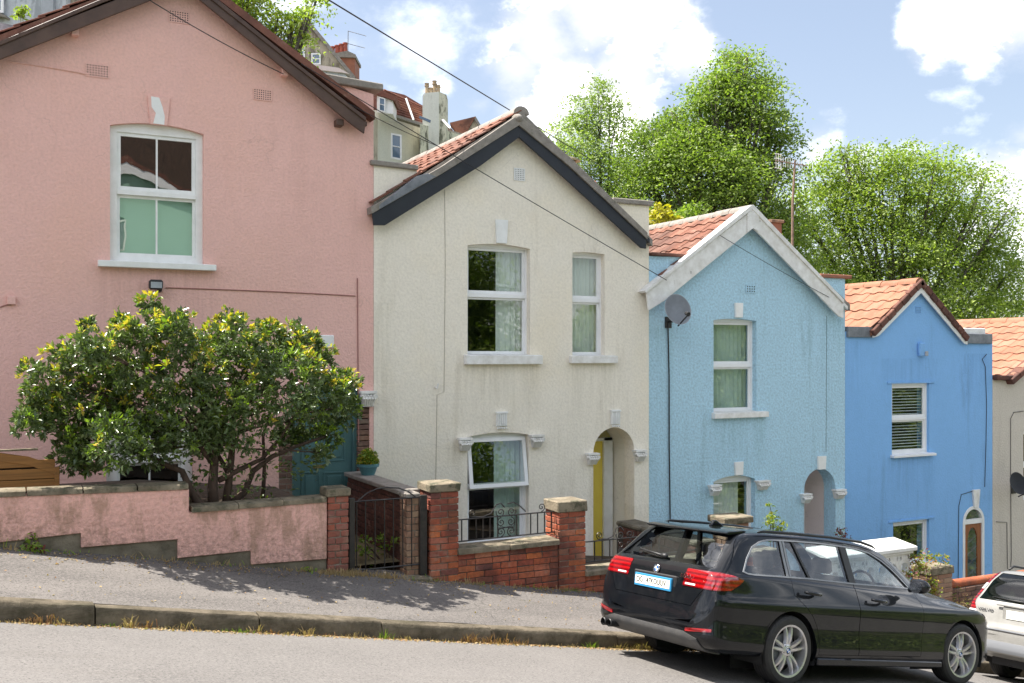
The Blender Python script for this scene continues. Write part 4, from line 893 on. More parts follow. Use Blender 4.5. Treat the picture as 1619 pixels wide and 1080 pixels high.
# iron railings with scrolls
def spiral(c, r, turns, start, sgn=1, n=26, r0=.1):
    return [V3((c[0]+sgn*math.cos(start+t*turns*2*math.pi)*r*(1-(1-r0)*t), c[1], c[2]+math.sin(start+t*turns*2*math.pi)*r*(1-(1-r0)*t))) for t in [i/n for i in range(n+1)]]
def railing(name, label, x0, x1, zr0, zr1, zc0, zc1, y, xc, bars, loc, end_scrolls):
    t = thing(name, label, 'railing', loc, 'scrolled iron railings on the brick walls'); zr = lambda x: zr0+(zr1-zr0)*(x-x0)/(x1-x0); zc = lambda x: zc0+(zc1-zc0)*(x-x0)/(x1-x0)
    m = MB(); m.tube([(x0, y, zr0), (x1, y, zr1)], .009, 5); m.build('rail', 'black_iron', t); m = MB(); m.tube([(x0, y, zc0+.035), (x1, y, zc1+.035)], .009, 5); m.build('rail', 'black_iron', t)
    for x in bars:
        m = MB(); m.box(x-.006, x+.006, y-.006, y+.006, zc(x)+.03, zr(x)); m.build('bar', 'black_iron', t)
    for s in (-1, 1):
        h = zr(xc)-zc(xc)-.035; zc_ = zr(xc)
        for (cx_, cz_, r, st) in ((xc+s*.075, zc_+.045, .062, math.pi*.9), (xc+s*.065, zc_-.075, .055, math.pi*.5), (xc+s*.07, zc(xc)+.035+.065, .058, -math.pi*.5)):
            m = MB(); m.tube(spiral((cx_, y, cz_), r, 1.6, st, -s), .0065, 5); m.build('scroll', 'black_iron', t)
        m = MB(); m.tube([(xc+s*.12, y, zc_-.08), (xc+s*.10, y, zc_-.16), (xc+s*.0, y, zc_-h*.55), (xc-s*.08, y, zc(xc)+.16), (xc-s*.11, y, zc(xc)+.10)], .0065, 5); m.build('scroll', 'black_iron', t)
        ex = end_scrolls[0] if s < 0 else end_scrolls[1]
        if ex is None: continue
        z1 = zr(ex)
        if s < 0: m = MB(); m.tube([(ex, y, z1+.02), (ex+(xc-ex)*.3, y, z1+.01), (ex+(xc-ex)*.55, y, z1+.045), (xc-.13, y, zc_+.14), (xc-.07, y, zc_+.155), (xc-.02, y, zc_+.10)], .008, 5); m.build('scroll', 'black_iron', t)
        else: m = MB(); m.tube([(xc+.02, y, zc_+.14), (xc+.10, y, zc_+.155), (xc+.18, y, zc_+.11), (xc+.27, y, zc_+.03)], .008, 5); m.build('scroll', 'black_iron', t)
        m = MB(); m.tube(spiral((ex, y, z1+.065), .052, 1.5, -math.pi/2, -1 if s < 0 else 1), .0065, 5); m.build('scroll', 'black_iron', t)
    return t
yr = YW+.10; g0, g1 = P(725, 822, yr), P(880, 808, yr); h0, h1 = P(725, 861, yr), P(880, 845, yr)
railing('iron_railing', 'black scrolled iron railing between the two brick pillars below the open window', g0.x, g1.x+.03, g0.z, g1.z, h0.z, h1.z, yr, P(800, 812, yr).x,
        [P(a, 840, yr).x for a in (730, 741, 753, 764, 775, 787, 817, 839, 850, 861, 872)], (g0.x, yr, h0.z), (P(747, 812, yr).x, P(856, 800, yr).x))
g0, g1 = P(926, 857, yr), P(1010, 851, yr); h0 = P(926, 893, yr)
railing('iron_railing', 'black scrolled iron railing in front of the yellow door, beside the black car', g0.x, xe-.8, g0.z, g0.z, h0.z, h0.z, yr, P(988, 850, yr).x,
        [P(a, 870, yr).x for a in (940, 952, 964, 976, 1006, 1018, 1030, 1042)], (g0.x, yr, h0.z), (P(948, 850, yr).x, None))
# side wall from the gate to the pink house, seen end on
sw = thing('side_wall', 'dark brick side wall running from the iron gate back to the pink house', 'garden wall', (4.1, 11.5, -1.6))
xs_ = P(652, 800, YW+.15).x; xw0 = xs_-.16; xw1 = xs_+.0; ztw = P(652, 783, YW+.15).z
def zt_side(y): return P(655, 783, YW+.2).z + (y-YW-.2)*.07
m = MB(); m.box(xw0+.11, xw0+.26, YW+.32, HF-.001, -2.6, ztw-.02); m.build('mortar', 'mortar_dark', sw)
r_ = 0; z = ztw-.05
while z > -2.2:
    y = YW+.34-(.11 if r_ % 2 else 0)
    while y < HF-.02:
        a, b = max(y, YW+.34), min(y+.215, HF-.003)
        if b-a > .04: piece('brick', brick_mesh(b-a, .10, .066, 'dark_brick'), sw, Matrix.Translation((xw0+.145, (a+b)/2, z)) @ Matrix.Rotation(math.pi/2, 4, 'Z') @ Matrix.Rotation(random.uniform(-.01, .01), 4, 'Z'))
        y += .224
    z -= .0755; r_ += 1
m = MB(); m.box(xw0+.05, xw0+.32, YW+.33, HF-.001, ztw-.012, ztw+.045); m.build('coping_stone', 'cement', sw, bevel=.01)
gq = thing('gate_post_pillar', 'brick gate pillar behind the iron gate, its left side in bright sun', 'pillar', (xs_, YW+.1, pave_z(4.3, YW)))
pillar(gq, 643, 664, 780, 788, YW+.10, .22, 'pale_brick', capo=.01, capmat='cement')
# iron gate
gt = thing('iron_gate', 'black wrought iron gate with an arched top between the brick pillars', 'gate', (P(556, 905, YW).x, YW+.05, pave_z(3.6, YW)))
yg = YW+.06
for a, b, t, bt in ((551, 560, 788, 906), (663, 674, 783, 900)):
    p, q = P(a, t, yg), P(b, bt, yg); m = MB(); m.box(p.x, q.x, yg-.03, yg+.03, q.z-.1, p.z); m.build('gate_post', 'black_iron', gt, bevel=.004)
t0, t1 = P(566, 791, yg), P(660, 788, yg); b0, b1 = P(562, 903, yg), P(661, 897, yg); zt_, zb_ = (t0.z+t1.z)/2, (b0.z+b1.z)/2
m = MB(); m.tube([(P(560, 800, yg).x, yg, zt_), (P(663, 790, yg).x, yg, zt_)], .009, 5); m.build('rail', 'black_iron', gt); m = MB(); m.tube([(P(560, 800, yg).x, yg, zb_+.02), (P(663, 790, yg).x, yg, zb_+.02)], .010, 5); m.build('rail', 'black_iron', gt)
ac = [(P(565, 790, yg).x, 0), (P(580, 780, yg).x, .085), (P(595, 776, yg).x, .125), (P(612, 776, yg).x, .135), (P(630, 777, yg).x, .12), (P(645, 781, yg).x, .075), (P(658, 787, yg).x, .0)]
m = MB(); m.tube([(x, yg, zt_+h) for x, h in ac], .008, 5); m.build('arched_top', 'black_iron', gt)
for a in (564, 578, 593, 608, 622, 637, 651):
    x = P(a, 850, yg).x; m = MB(); m.tube([(x, yg, zb_), (x, yg, zt_)], .0075, 5); m.build('bar', 'black_iron', gt)
st = thing('gate_step', 'worn concrete step in front of the iron gate', 'step', (4.0, YW, pave_z(4, YW)))
a, b = P(560, 905, YW-.05), P(682, 925, YW-.05); m = MB(); m.box(P(556, 910, YW).x, P(680, 910, YW).x, YW-.09, YW+.42, -1.9, P(620, 909, YW).z); m.v = [(x, y, z-(.06*(x-a.x) if z > -1.5 else 0)) for x, y, z in m.v]; m.build('slab', 'coping_stone', st, bevel=.015)
sheet('garden_path', [P(552, 900, YW).x, 3.9, xw0+.1], [YW+.35, 11.2, 12, HF-.002], lambda x, y: P(610, 898, YW).z-.03+(y-YW)*.03, 'garden_path')
sheet('garden_bed', [-3, 0, 1.5, P(519, 800, YW).x], [YW+.18, 11.2, 12, HF-.002], lambda x, y: (A1.z-.16 if x < 1.6 else B1.z-.12), 'soil')
sheet('garden_bed', [r1[1]-.4, 6, 7.1, 8.2, 9.5], [YW+.2, 11.3, HF-.002], lambda x, y: c1.z-.45-.12*(x-5), 'soil')
# dark stone boundary by the pale blue house
sb = thing('boundary_wall', 'short dark stone wall at the corner of the cream and pale blue houses', 'garden wall', (X(1022), 12, -1.5))
xq0, xq1 = P(1006, 840, HF-.5).x, P(1036, 840, HF-.5).x; zq = P(1020, 832, HF-.5).z; m = MB(); m.box(xq0, xq1-.03, YW+.4, HF-.001, -3, zq-.05); m.build('core', 'mortar_dark', sb)
for k in range(3):
    yy = YW+.42+k*.66; m = MB(); m.box(xq0-.03, xq1, yy, yy+.65, zq-.05, zq+.02+.01*(k % 2)); m.build('coping_stone', 'plinth', sb, bevel=.02)
for r_ in range(9):
    for k in range(8):
        z = zq-.11-r_*.12; y = YW+.42+k*.24+(.12 if r_ % 2 else 0)
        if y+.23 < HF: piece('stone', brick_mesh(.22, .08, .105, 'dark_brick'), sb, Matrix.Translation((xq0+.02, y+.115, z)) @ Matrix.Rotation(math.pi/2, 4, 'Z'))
# pillar whose cap shows over the car roof
bp = thing('stone_capped_pillar', 'garden pillar whose pale stone cap shows just above the black car roof', 'pillar', (P(1180, 850, YW+.3).x, YW+.3, -2.5))
pillar(bp, 1148, 1184, 818, 828, YW+.3, .30, 'pale_brick', zbot=-2.6, capo=.05)
# white balustrade
bl = thing('white_balustrade', 'white painted concrete balustrade with a sloping top beyond the black car', 'balustrade', (P(1410, 900, YW+.2).x, YW+.2, -2.6))
ya = YW+.1; q0, q1 = P(1300, 868, ya), P(1441, 868, ya); zt = P(1415, 868, ya).z
m = MB(); m.prism([(ya-.12, zt-.035), (ya+.34, zt+.05), (ya+.34, zt+.10), (ya-.12, zt+.03)], q0.x, q1.x, 'x'); m.box(q0.x+.05, q1.x-.04, ya-.08, ya+.30, zt-.08, zt-.036); m.build('coping', 'old_white', bl, bevel=.01)
m = MB(); m.box(q0.x+.05, q1.x-.06, ya-.06, ya+.2, zt-.98, zt-.52); m.build('base', 'old_white', bl, bevel=.01)
x = q0.x+.1
while x < q1.x-.15:                        # pierced screen blocks
    bx0, bx1 = x, x+.24; c_ = ((bx0+bx1)/2, zt-.30); cir = [(c_[0]+.075*math.cos(t), c_[1]+.085*math.sin(t)) for t in [2*math.pi*i/12 for i in range(12)]]
    hol = [cir]
    for dx, dz in ((-.085, .15), (.085, .15), (-.085, -.15), (.085, -.15)): hol.append([(c_[0]+dx+.022*math.cos(t), c_[1]+dz+.035*math.sin(t)) for t in [2*math.pi*i/8 for i in range(8)]])
    m = MB(); m.plate([[(bx0, zt-.52), (bx1-.006, zt-.52), (bx1-.006, zt-.08), (bx0, zt-.08)]]+hol, ya-.03, ya+.08); m.build('pierced_block', 'old_white', bl); x += .24
rp = thing('brick_garden_wall', 'weathered brick pillar with a pale cap and low wall between the two cars', 'garden wall', (P(1490, 950, YW).x, YW, -3))
rr = pillar(rp, 1471, 1506, 897, 908, YW, .34, 'pale_brick', zbot=-3.4)
e0 = P(1510, 927, YW); m = MB(); m.tube([(rr[1], YW+.12, e0.z), (rr[1]+2.2, YW+.12, e0.z-.03)], .075, 10); m.build('coping', 'red_brick', rp, smooth=True, sharp=40)
brick_run(rp, rr[1], rr[1]+2.2, lambda x: e0.z-.05, YW+.02, 'old_brick', zb=-3.4)
# wooden fence panel
fp = thing('fence_panel', 'slatted wooden fence panel with an arched top left of the bush', 'fence', (P(50, 770, YW+.5).x, YW+.5, A1.z-.2))
yf = YW+.5
def fz(px, py): return P(px, py, yf)
m = MB(); ptop = [(-150, 706), (-60, 704), (0, 716), (45, 722), (78, 733), (92, 741)]; pl_ = [(fz(*p).x, fz(*p).z) for p in ptop]; inner = [(x, z-.085) for x, z in pl_]
m.prism(pl_+inner[::-1], yf-.02, yf+.02); m.build('arched_rail', 'fence_wood', fp, bevel=.004)
m = MB(); m.box(fz(86, 750).x, fz(94, 750).x, yf-.03, yf+.03, A1.z-.3, fz(90, 738).z); m.build('post', 'fence_wood', fp, bevel=.004)
for t, b in ((727, 738), (741, 757), (758, 775)):
    p, q = fz(60, t), fz(60, b); m = MB(); m.box(fz(-150, t).x, fz(87, t).x, yf-.012, yf+.008, q.z, p.z); m.build('slat', 'fence_wood', fp, bevel=.003)
m = MB(); m.box(fz(-150, 720).x, fz(87, 720).x, yf+.05, yf+.06, A1.z-.3, fz(0, 722).z-.12); m.build('backing', 'dark_void', fp)
m = MB(); m.box(fz(-150, 720).x, fz(60, 720).x, yf-.03, yf+.03, fz(0, 714).z, fz(0, 711).z); m.build('cap_rail', 'coping_stone', fp)
# potted shrub on the side wall
q = P(582, 761, HF-.45); pt = thing('potted_shrub', 'small spiky green shrub in a teal pot on the side wall', 'potted plant', (q.x, HF-.45, ztw+.045))
zp = ztw+.045; q.x = min(q.x, 9); hpz = P(582, 733, HF-.45).z-zp
m = MB(); m.lathe([(.085, 0), (.125, hpz-.04), (.145, hpz-.04), (.148, hpz), (.125, hpz), (.12, hpz-.03)], 20, 'z', (q.x, HF-.45, zp)); m.build('pot', 'pot_teal', pt, smooth=True, sharp=35)
m = MB(); m.lathe([(.001, hpz-.035), (.12, hpz-.03)], 16, 'z', (q.x, HF-.45, zp)); m.build('soil', 'soil', pt)
# satellite dishes
def dish(label, px, py, r, mat, wx):
    Yd = HF-.42; c = P(px, py, Yd); t = thing('satellite_dish', label, 'satellite dish', (wx, HF, c.z-.1), 'satellite dishes')
    m = MB(); prof = [(r*k/7, -.11*(1-(k/7)**2)*r/.3) for k in range(8)]; m.lathe([(max(.001, a), b) for a, b in prof], 28, 'z'); m.lathe([(r, 0), (r+.008, .004), (r+.006, -.008)], 28, 'z')
    d = V3((-.12, -.90, .30)).normalized(); M = Matrix.Translation(c) @ d.to_track_quat('Z', 'Y').to_matrix().to_4x4() @ Matrix.Diagonal((.94, 1.05, 1, 1))
    m.v = [tuple(M @ V3(p)) for p in m.v]; m.build('reflector', mat, t, smooth=True, sharp=50)
    f_ = c+d*.34+V3((0, 0, -.20)); m = MB(); m.tube([c+V3((0, 0, -.26)), f_], .012, 6); m.tube([f_, f_+(c-f_)*.22], [.035, .03], 8); m.build('lnb_arm', 'plastic_black', t)
    m = MB(); m.tube([(wx, HF, c.z-.18), (wx, Yd+.16, c.z-.18), (wx+.02, Yd+.14, c.z-.02), tuple(c-d*.08)], .018, 6); m.box(wx-.06, wx+.06, HF-.02, HF, c.z-.28, c.z-.10); m.build('bracket', 'black_iron', t)
dish('grey satellite dish under the white bargeboard of the pale blue house', 1072, 489, .235, 'dish_grey', P(1056, 500, HF).x)
dish('dark satellite dish on the grey beige house, cut by the frame', 1610, 764, .20, 'dish_dark', P(1602, 770, HF).x)
# roof fittings
q = P(903, 262, HF+1.2); fu = thing('flue_cowl', 'small terracotta flue with a mushroom cowl behind the cream gable', 'flue', tuple(q))
m = MB(); m.lathe([(.07, -.9), (.07, .0), (.09, .02), (.09, .05), (.05, .06)], 12, 'z', tuple(q)); m.build('pot', 'terracotta', fu, smooth=True, sharp=40)
m = MB(); m.lathe([(.16, .07), (.15, .10), (.08, .125), (.02, .15), (.001, .15)], 14, 'z', tuple(q)); m.build('cowl', 'brass', fu, smooth=True, sharp=40)
for px, py in ((935, 288),):
    q2 = P(px, py, HF+1.0); m = MB(); m.lathe([(.09, -.5), (.09, 0), (.06, .02)], 12, 'z', tuple(q2)); m.build('vent_pot', 'terracotta', fu, smooth=True, sharp=40)
q = P(1223, 358, HF+2.2); ch = thing('chimney_stack', 'small brick chimney peeping over the pale blue gable', 'chimney', (q.x, HF+2.2, q.z-1))
m = MB(); m.box(q.x-.12, q.x+.12, HF+2.1, HF+2.5, q.z-1.4, q.z+.06); m.build('stack', 'terracotta', ch); m = MB(); m.box(q.x-.16, q.x+.16, HF+2.06, HF+2.54, q.z+.06, q.z+.12); m.build('cap', 'pale_brick', ch, bevel=.01)
# television aerial on its pole
ya = HF+3.2; b = P(1252, 388, ya); t = P(1257, 254, ya); ae = thing('television_aerial', 'tall rusty pole with a comb shaped aerial in front of the trees', 'aerial', (b.x, ya, b.z-2))
m = MB(); m.tube([(b.x, ya, b.z-2.2), (b.x+.02, ya, (b.z+t.z)/2), (t.x, ya, t.z)], [.028, .026, .020], 8); m.build('pole', 'rust_pole', ae)
a0 = P(1226, 254, ya-.2); a1 = P(1275, 262, ya+.2); m = MB(); m.tube([a0, a1], .012, 5); m.build('boom', 'rust_pole', ae)
for i in range(12):
    c = V3(a0).lerp(V3(a1), i/11*.82+.02); h = .16 if i < 3 else .105; m = MB(); m.tube([c+V3((0, 0, -h)), c+V3((0, 0, h))], .007, 4); m.build('element', 'old_white', ae)
for dz in (-.15, -.05, .05, .15): m = MB(); c = V3(a0); m.tube([c+V3((-.02, .0, dz)), c+V3((.22, .05, dz))], .006, 4); m.build('element', 'old_white', ae)
# overhead cables
cable('overhead_cable', [P(500, -12, HF-1.5), P(960, 268, HF+9)], .0095, 'cable', sag=.0, label='thick overhead cable crossing the sky above the cream house roof')
cable('overhead_cable', [P(476, 101, HF-.23), P(1054, 443, HF-.25)], .006, 'cable', sag=.02, label='thin cable from behind the pink roof down to the white bargeboard')
cable('overhead_cable', [P(550, 163, HF-.22), P(692, 231, HF-.24)], .005, 'cable', sag=.02, label='short thin cable joining the long one above the cream house')
cable('overhead_cable', [P(236, 0, HF-.26), P(448, 117, HF-.14)], .006, 'cable', sag=.03, label='thin black cable across the pink gable under the dark bargeboard')
cable('overhead_cable', [P(1138, 372, HF-.2), P(1311, 470, HF-.17)], .0045, 'cable', sag=.02, label='fine wire slanting across the pale blue gable')
# ------------------------------------------------------------ foliage
def leaf_mesh(name, C, Lh, mats, mi, parent=None, loc=None, up=.5, aspect=.5, nrm_bias=None, fold=.22, along=None):
    n = len(C); A = RNG.normal(size=(n, 3)) if along is None else along.copy(); A[:, 2] *= .7 if along is None else 1; A /= np.linalg.norm(A, axis=1)[:, None]
    Nn = RNG.normal(size=(n, 3)); Nn[:, 2] += up*2
    if nrm_bias is not None: Nn += nrm_bias
    B = np.cross(Nn, A); B /= np.linalg.norm(B, axis=1)[:, None]+1e-9; Nn = np.cross(A, B)
    L2 = Lh[:, None]; org = np.array(ORG[parent] if parent is not None else (loc or (0, 0, 0)))
    C = C-org
    V = np.empty((n, 4, 3)); V[:, 0] = C-A*L2*.5; V[:, 2] = C+A*L2*.5-Nn*L2*.08; V[:, 1] = C+B*L2*aspect*.5+Nn*L2*fold*.5; V[:, 3] = C-B*L2*aspect*.5+Nn*L2*fold*.5
    me = bpy.data.meshes.new(name); me.vertices.add(n*4); me.vertices.foreach_set('co', V.ravel())
    idx = (np.arange(n)[:, None]*4 + np.array([0, 1, 2, 0, 2, 3])[None]).ravel()
    me.loops.add(n*6); me.loops.foreach_set('vertex_index', idx.astype(np.int32)); me.polygons.add(n*2)
    me.polygons.foreach_set('loop_start', (np.arange(n*2)*3).astype(np.int32)); me.polygons.foreach_set('loop_total', np.full(n*2, 3, np.int32))
    me.polygons.foreach_set('material_index', np.repeat(mi, 2).astype(np.int32)); me.update(calc_edges=True)
    o = finish(me, name, mats, parent, loc); o['kind'] = 'stuff'; return o
def crown_points(lobes, dens, clump_sig, per, shell_=.45, flat=.6):
    """lobes: (centre, radius); leaves sit in small clumps spread through the outer part of each lobe"""
    out_ = []
    for c, r in lobes:
        k = max(3, int(dens*r*r)); d = RNG.normal(size=(k, 3)); d /= np.linalg.norm(d, axis=1)[:, None]; rad = r*(shell_+(1.06-shell_)*RNG.random(k)**.6)
        cl = np.array(c)+d*rad[:, None]*np.array([1, 1, .92])
        for q in cl:
            m = int(per*(.5+RNG.random())); s = clump_sig*(.6+.8*RNG.random()); p = RNG.normal(size=(m, 3))*s*np.array([1.15, 1.15, flat]); p[:, 2] -= (p[:, 0]**2+p[:, 1]**2)/(s*4); out_.append(q+p)
    return np.concatenate(out_)
def branches(parent, base, lobes, r0, mat, name='branch', split=.45, n=5, seed=3):
    rg = random.Random(seed); m = MB(); base = V3(base)
    for c, r in lobes:
        c = V3(c); f = base.lerp(c, split); f = V3((base.x+(c.x-base.x)*split*.55, base.y+(c.y-base.y)*split*.55, base.z+(c.z-base.z)*split)); pts = [base]
        for i in range(1, n+1):
            t = i/n; q = base.lerp(f, min(1, t*2)) if t < .5 else f.lerp(c, (t-.5)*2); pts.append(q+V3((rg.uniform(-1, 1), rg.uniform(-1, 1), rg.uniform(-.5, .5)))*r*.10)
        rs = [r0*(1-.82*i/n) for i in range(n+1)]; m.tube(pts, rs, 6)
        for _ in range(3):
            e = c+V3((rg.uniform(-1, 1), rg.uniform(-1, 1), rg.uniform(-.6, 1)))*r*.75; m.tube([pts[-2], pts[-2].lerp(e, .5)+V3((0, 0, rg.uniform(-.1, .1)*r)), e], [rs[-2]*.7, rs[-2]*.45, rs[-2]*.15], 5)
    return m.build(name, mat, parent, smooth=True)
def far_tree(label, lob, D, gz, dens, sig, per, leaf, mats, r0, basepx, shell_=.4, group='trees behind the houses', sd=1, up=.5, name='tree'):
    rg = random.Random(sd); L_ = []
    for px, py, r in lob:
        rm = r*D/FP; L_.append((tuple(PD(px, py, D+rg.uniform(-.8, .8)*rm*1.2)), rm))
    b = PD(basepx, 560, D); base = (b.x, b.y, gz)
    t = thing(name, label, 'tree', base, group)
    topz = np.mean([c[2] for c, r in L_]); m = MB(); fork = V3((b.x, b.y, gz+(topz-gz)*.35)); m.tube([V3(base), fork], [r0*1.25, r0*.9], 10); m.build('trunk', 'far_bark', t, smooth=True)
    branches(t, fork, L_, r0*.55, 'far_bark', seed=sd)
    C = crown_points(L_, dens, sig, per, shell_, flat=.36); n = len(C); mi = (RNG.random(n) < .22).astype(int) if len(mats) > 1 else np.zeros(n, int)
    leaf_mesh('crown', C, leaf*(.6+.8*RNG.random(n)), mats, mi, t, up=up); return t
far_tree('tall dense green tree with a pointed top between the cream and pale blue houses',
         [(1168,98,20),(1150,120,26),(1188,125,26),(1128,150,34),(1195,165,36),(1160,150,34),(1085,190,34),(1140,200,46),(1208,210,36),(1060,175,18),(1105,165,20),(1040,230,45),(1095,250,60),(1160,265,60),(1222,265,36),(1015,270,34),(1050,310,50),(1120,330,60),(1190,340,60),(1238,330,32),(1240,400,50),(1180,410,60),(1012,215,20),(1000,320,25),(1152,88,11),(1180,84,12),(1210,130,12),(1222,180,14),(1235,225,20)],
         31, -3.5, 34, .36, 140, .11, ['tree_leaf', 'tree_leaf_light'], .38, 1150, sd=4)
far_tree('slender pale leaved tree left of the tall dense one, loose crown with sky showing through',
         [(945,135,20),(925,165,26),(965,160,22),(900,195,22),(945,200,34),(985,195,20),(915,240,32),(962,250,40),(890,225,14),(925,290,36),(975,300,36),(995,255,22),(940,330,36),(1000,330,30),(880,205,10)],
         33, -3.0, 48, .27, 70, .105, ['tree_leaf_pale', 'tree_leaf_light'], .12, 955, sd=5, shell_=.2)
far_tree('wide spreading light green tree behind the azure house at the right',
         [(1352,240,24),(1300,278,30),(1385,265,38),(1430,255,30),(1478,265,36),(1518,270,24),(1265,320,28),(1335,315,50),(1410,320,50),(1480,325,50),(1545,320,32),(1580,370,34),(1520,380,50),(1440,390,56),(1360,390,56),(1290,380,50),(1268,440,40),(1330,460,50),(1400,460,55),(1475,450,55),(1550,440,50),(1605,425,28),(1600,480,36),(1540,500,45),(1460,510,45),(1380,505,45),(1560,280,16),(1330,238,10),(1595,330,14)],
         33, -4.6, 24, .40, 140, .115, ['tree_leaf_light', 'tree_leaf'], .24, 1420, sd=6, shell_=.35)
far_tree('low dark green shrubs filling the gap behind the pale blue roof', [(1010,345,28),(1075,345,26),(1105,335,22),(1030,370,30),(1100,370,30)], 27, -2.5, 90, .16, 46, .13, ['tree_leaf', 'tree_leaf_light'], .1, 1060, sd=8, name='shrub', group='shrubs behind the houses')
far_tree('bright yellow leaved shrub just above the pale blue roof', [(1050,342,18),(1040,330,9),(1062,350,12)], 25, -2.5, 110, .14, 40, .14, ['yellow_leaf'], .08, 1050, sd=9, name='shrub', group='shrubs behind the houses')
far_tree('leafy light green tree rising behind the pink roof, its branches against the sky', [(322,2,16),(350,10,18),(378,4,22),(405,18,16),(412,48,16),(432,62,24),(448,88,22),(440,30,16),(462,40,14),(470,22,12),(488,12,14),(500,0,8),(478,58,9),(395,-30,50),(330,-40,50)], 20, -1, 110, .15, 70, .085, ['tree_leaf_light', 'tree_leaf'], .2, 380, sd=10)
far_tree('small leafy sprig in front of the blue grey house at the top left', [(36,16,6),(32,26,4),(42,40,9),(52,36,5)], 18, 2, 330, .05, 18, .10, ['tree_leaf_light'], .03, 40, sd=11, name='sapling', group='saplings')
# ---- glossy camellia-like bush
YB = GY+.42
bl_ = [(75,600,46),(120,570,44),(70,660,40),(60,640,28),(120,650,62),(165,610,62),(150,548,34),(200,560,58),(215,640,66),(140,705,44),(112,720,30),(180,700,50),(240,700,46),(228,520,32),(236,482,17),(262,515,24),(285,530,36),(290,590,66),(300,660,60),(340,545,40),(365,512,26),(380,540,44),(375,600,66),(385,660,56),(430,550,44),(465,535,26),(450,600,62),(500,570,36),(505,620,50),(545,610,28),(540,650,30),(485,665,44),(555,640,14),(455,690,26),(330,690,36),(518,690,22),(508,716,13),(138,512,10),(192,508,12),(142,735,18),(495,540,14),(430,520,14),(280,505,12),(40,668,20)]
rg = random.Random(5); BL = []
for px, py, r in bl_:
    Z_ = YB/ray(px, py)[1]; rm = r*Z_/FP*.92; BL.append((tuple(P(px, py, YB+rg.uniform(-.50, .45)*(1 if r > 30 else .6))), rm))
bb = P(350, 800, YB); bz = B1.z-.12
bush = thing('bush', 'large glossy evergreen bush with yellow young leaves growing behind the pink garden wall', 'bush', (bb.x, YB, bz))
def stem(pl, r0, r1, nm='trunk'):
    pts = [P(a, b, YB+dy) for a, b, dy in pl]; pts[0].z = min(pts[0].z, bz+.02) if pl[0][1] > 770 else pts[0].z; n = len(pts); m = MB(); m.tube(pts, [r0+(r1-r0)*i/(n-1) for i in range(n)], 8); return m.build(nm, 'bark', bush, smooth=True)
stem([(338,806,0),(336,770,0),(339,730,.02),(333,690,.05),(322,640,0),(300,590,0)], .062, .02)
stem([(356,806,.1),(362,760,.1),(368,700,.12),(366,650,.1),(380,600,.1)], .050, .018)
stem([(330,806,-.05),(310,792,-.08),(300,772,-.1),(288,745,-.05),(262,735,0),(225,715,0),(180,690,0)], .05, .018)
stem([(350,806,.15),(385,780,.1),(400,745,.1),(430,722,.05),(470,705,0),(515,690,0)], .045, .014)
stem([(339,735,0),(320,712,-.05),(308,690,-.05),(290,650,0)], .035, .012)
stem([(345,760,.03),(380,742,.05),(415,725,.1),(445,690,.1),(470,650,.1)], .034, .012)
stem([(415,800,.2),(418,740,.2),(416,690,.2),(430,640,.2)], .026, .012)
stem([(362,750,.1),(345,720,.2),(350,680,.2),(340,620,.2)], .03, .012)
branches(bush, P(340, 700, YB), BL[::2], .022, 'bark', 'branch', .5, 4)
# rosettes: leaves radiate from shoot tips; young yellow growth sits on the outermost upper shoots
cen = []; dirs = []; tipf = []
for c, r in BL:
    k = int(1350*r*r)+14; d = RNG.normal(size=(k, 3)); d /= np.linalg.norm(d, axis=1)[:, None]; rad = r*(.22+.82*RNG.random(k)**.6)
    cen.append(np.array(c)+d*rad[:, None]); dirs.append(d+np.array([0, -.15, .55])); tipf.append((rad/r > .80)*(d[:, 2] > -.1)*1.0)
cen = np.concatenate(cen); dirs = np.concatenate(dirs); dirs /= np.linalg.norm(dirs, axis=1)[:, None]; tipf = np.concatenate(tipf)
zmid = P(300, 600, YB).z; hz = (cen[:, 2]-zmid)/1.0; nc = len(cen)
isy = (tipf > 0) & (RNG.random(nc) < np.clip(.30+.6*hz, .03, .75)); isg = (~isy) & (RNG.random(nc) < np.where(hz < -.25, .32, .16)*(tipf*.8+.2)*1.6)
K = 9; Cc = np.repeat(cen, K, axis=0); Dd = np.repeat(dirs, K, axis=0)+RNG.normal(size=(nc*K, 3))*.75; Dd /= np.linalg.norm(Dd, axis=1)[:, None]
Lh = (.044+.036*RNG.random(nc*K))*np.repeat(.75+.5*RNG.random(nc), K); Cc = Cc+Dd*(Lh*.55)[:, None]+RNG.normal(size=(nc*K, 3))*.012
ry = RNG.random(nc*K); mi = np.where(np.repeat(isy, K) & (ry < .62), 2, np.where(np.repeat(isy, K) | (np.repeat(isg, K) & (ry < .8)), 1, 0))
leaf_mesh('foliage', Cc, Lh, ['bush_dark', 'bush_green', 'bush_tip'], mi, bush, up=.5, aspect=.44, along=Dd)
# thin leafy twigs under the crown
tw = np.concatenate([np.array(P(a, b, YB+.1))+RNG.normal(size=(k, 3))*np.array([s, .12, s*1.3]) for a, b, k, s in ((370,760,70,.16),(440,700,80,.14),(400,765,50,.12),(300,770,45,.08),(310,730,60,.09),(385,700,90,.15),(462,745,40,.06),(500,725,70,.06),(330,745,40,.12),(405,790,40,.1))])
leaf_mesh('foliage', tw, .05+.03*RNG.random(len(tw)), ['bush_dark', 'bush_green'], (RNG.random(len(tw)) < .2).astype(int), bush, up=.4, aspect=.5)
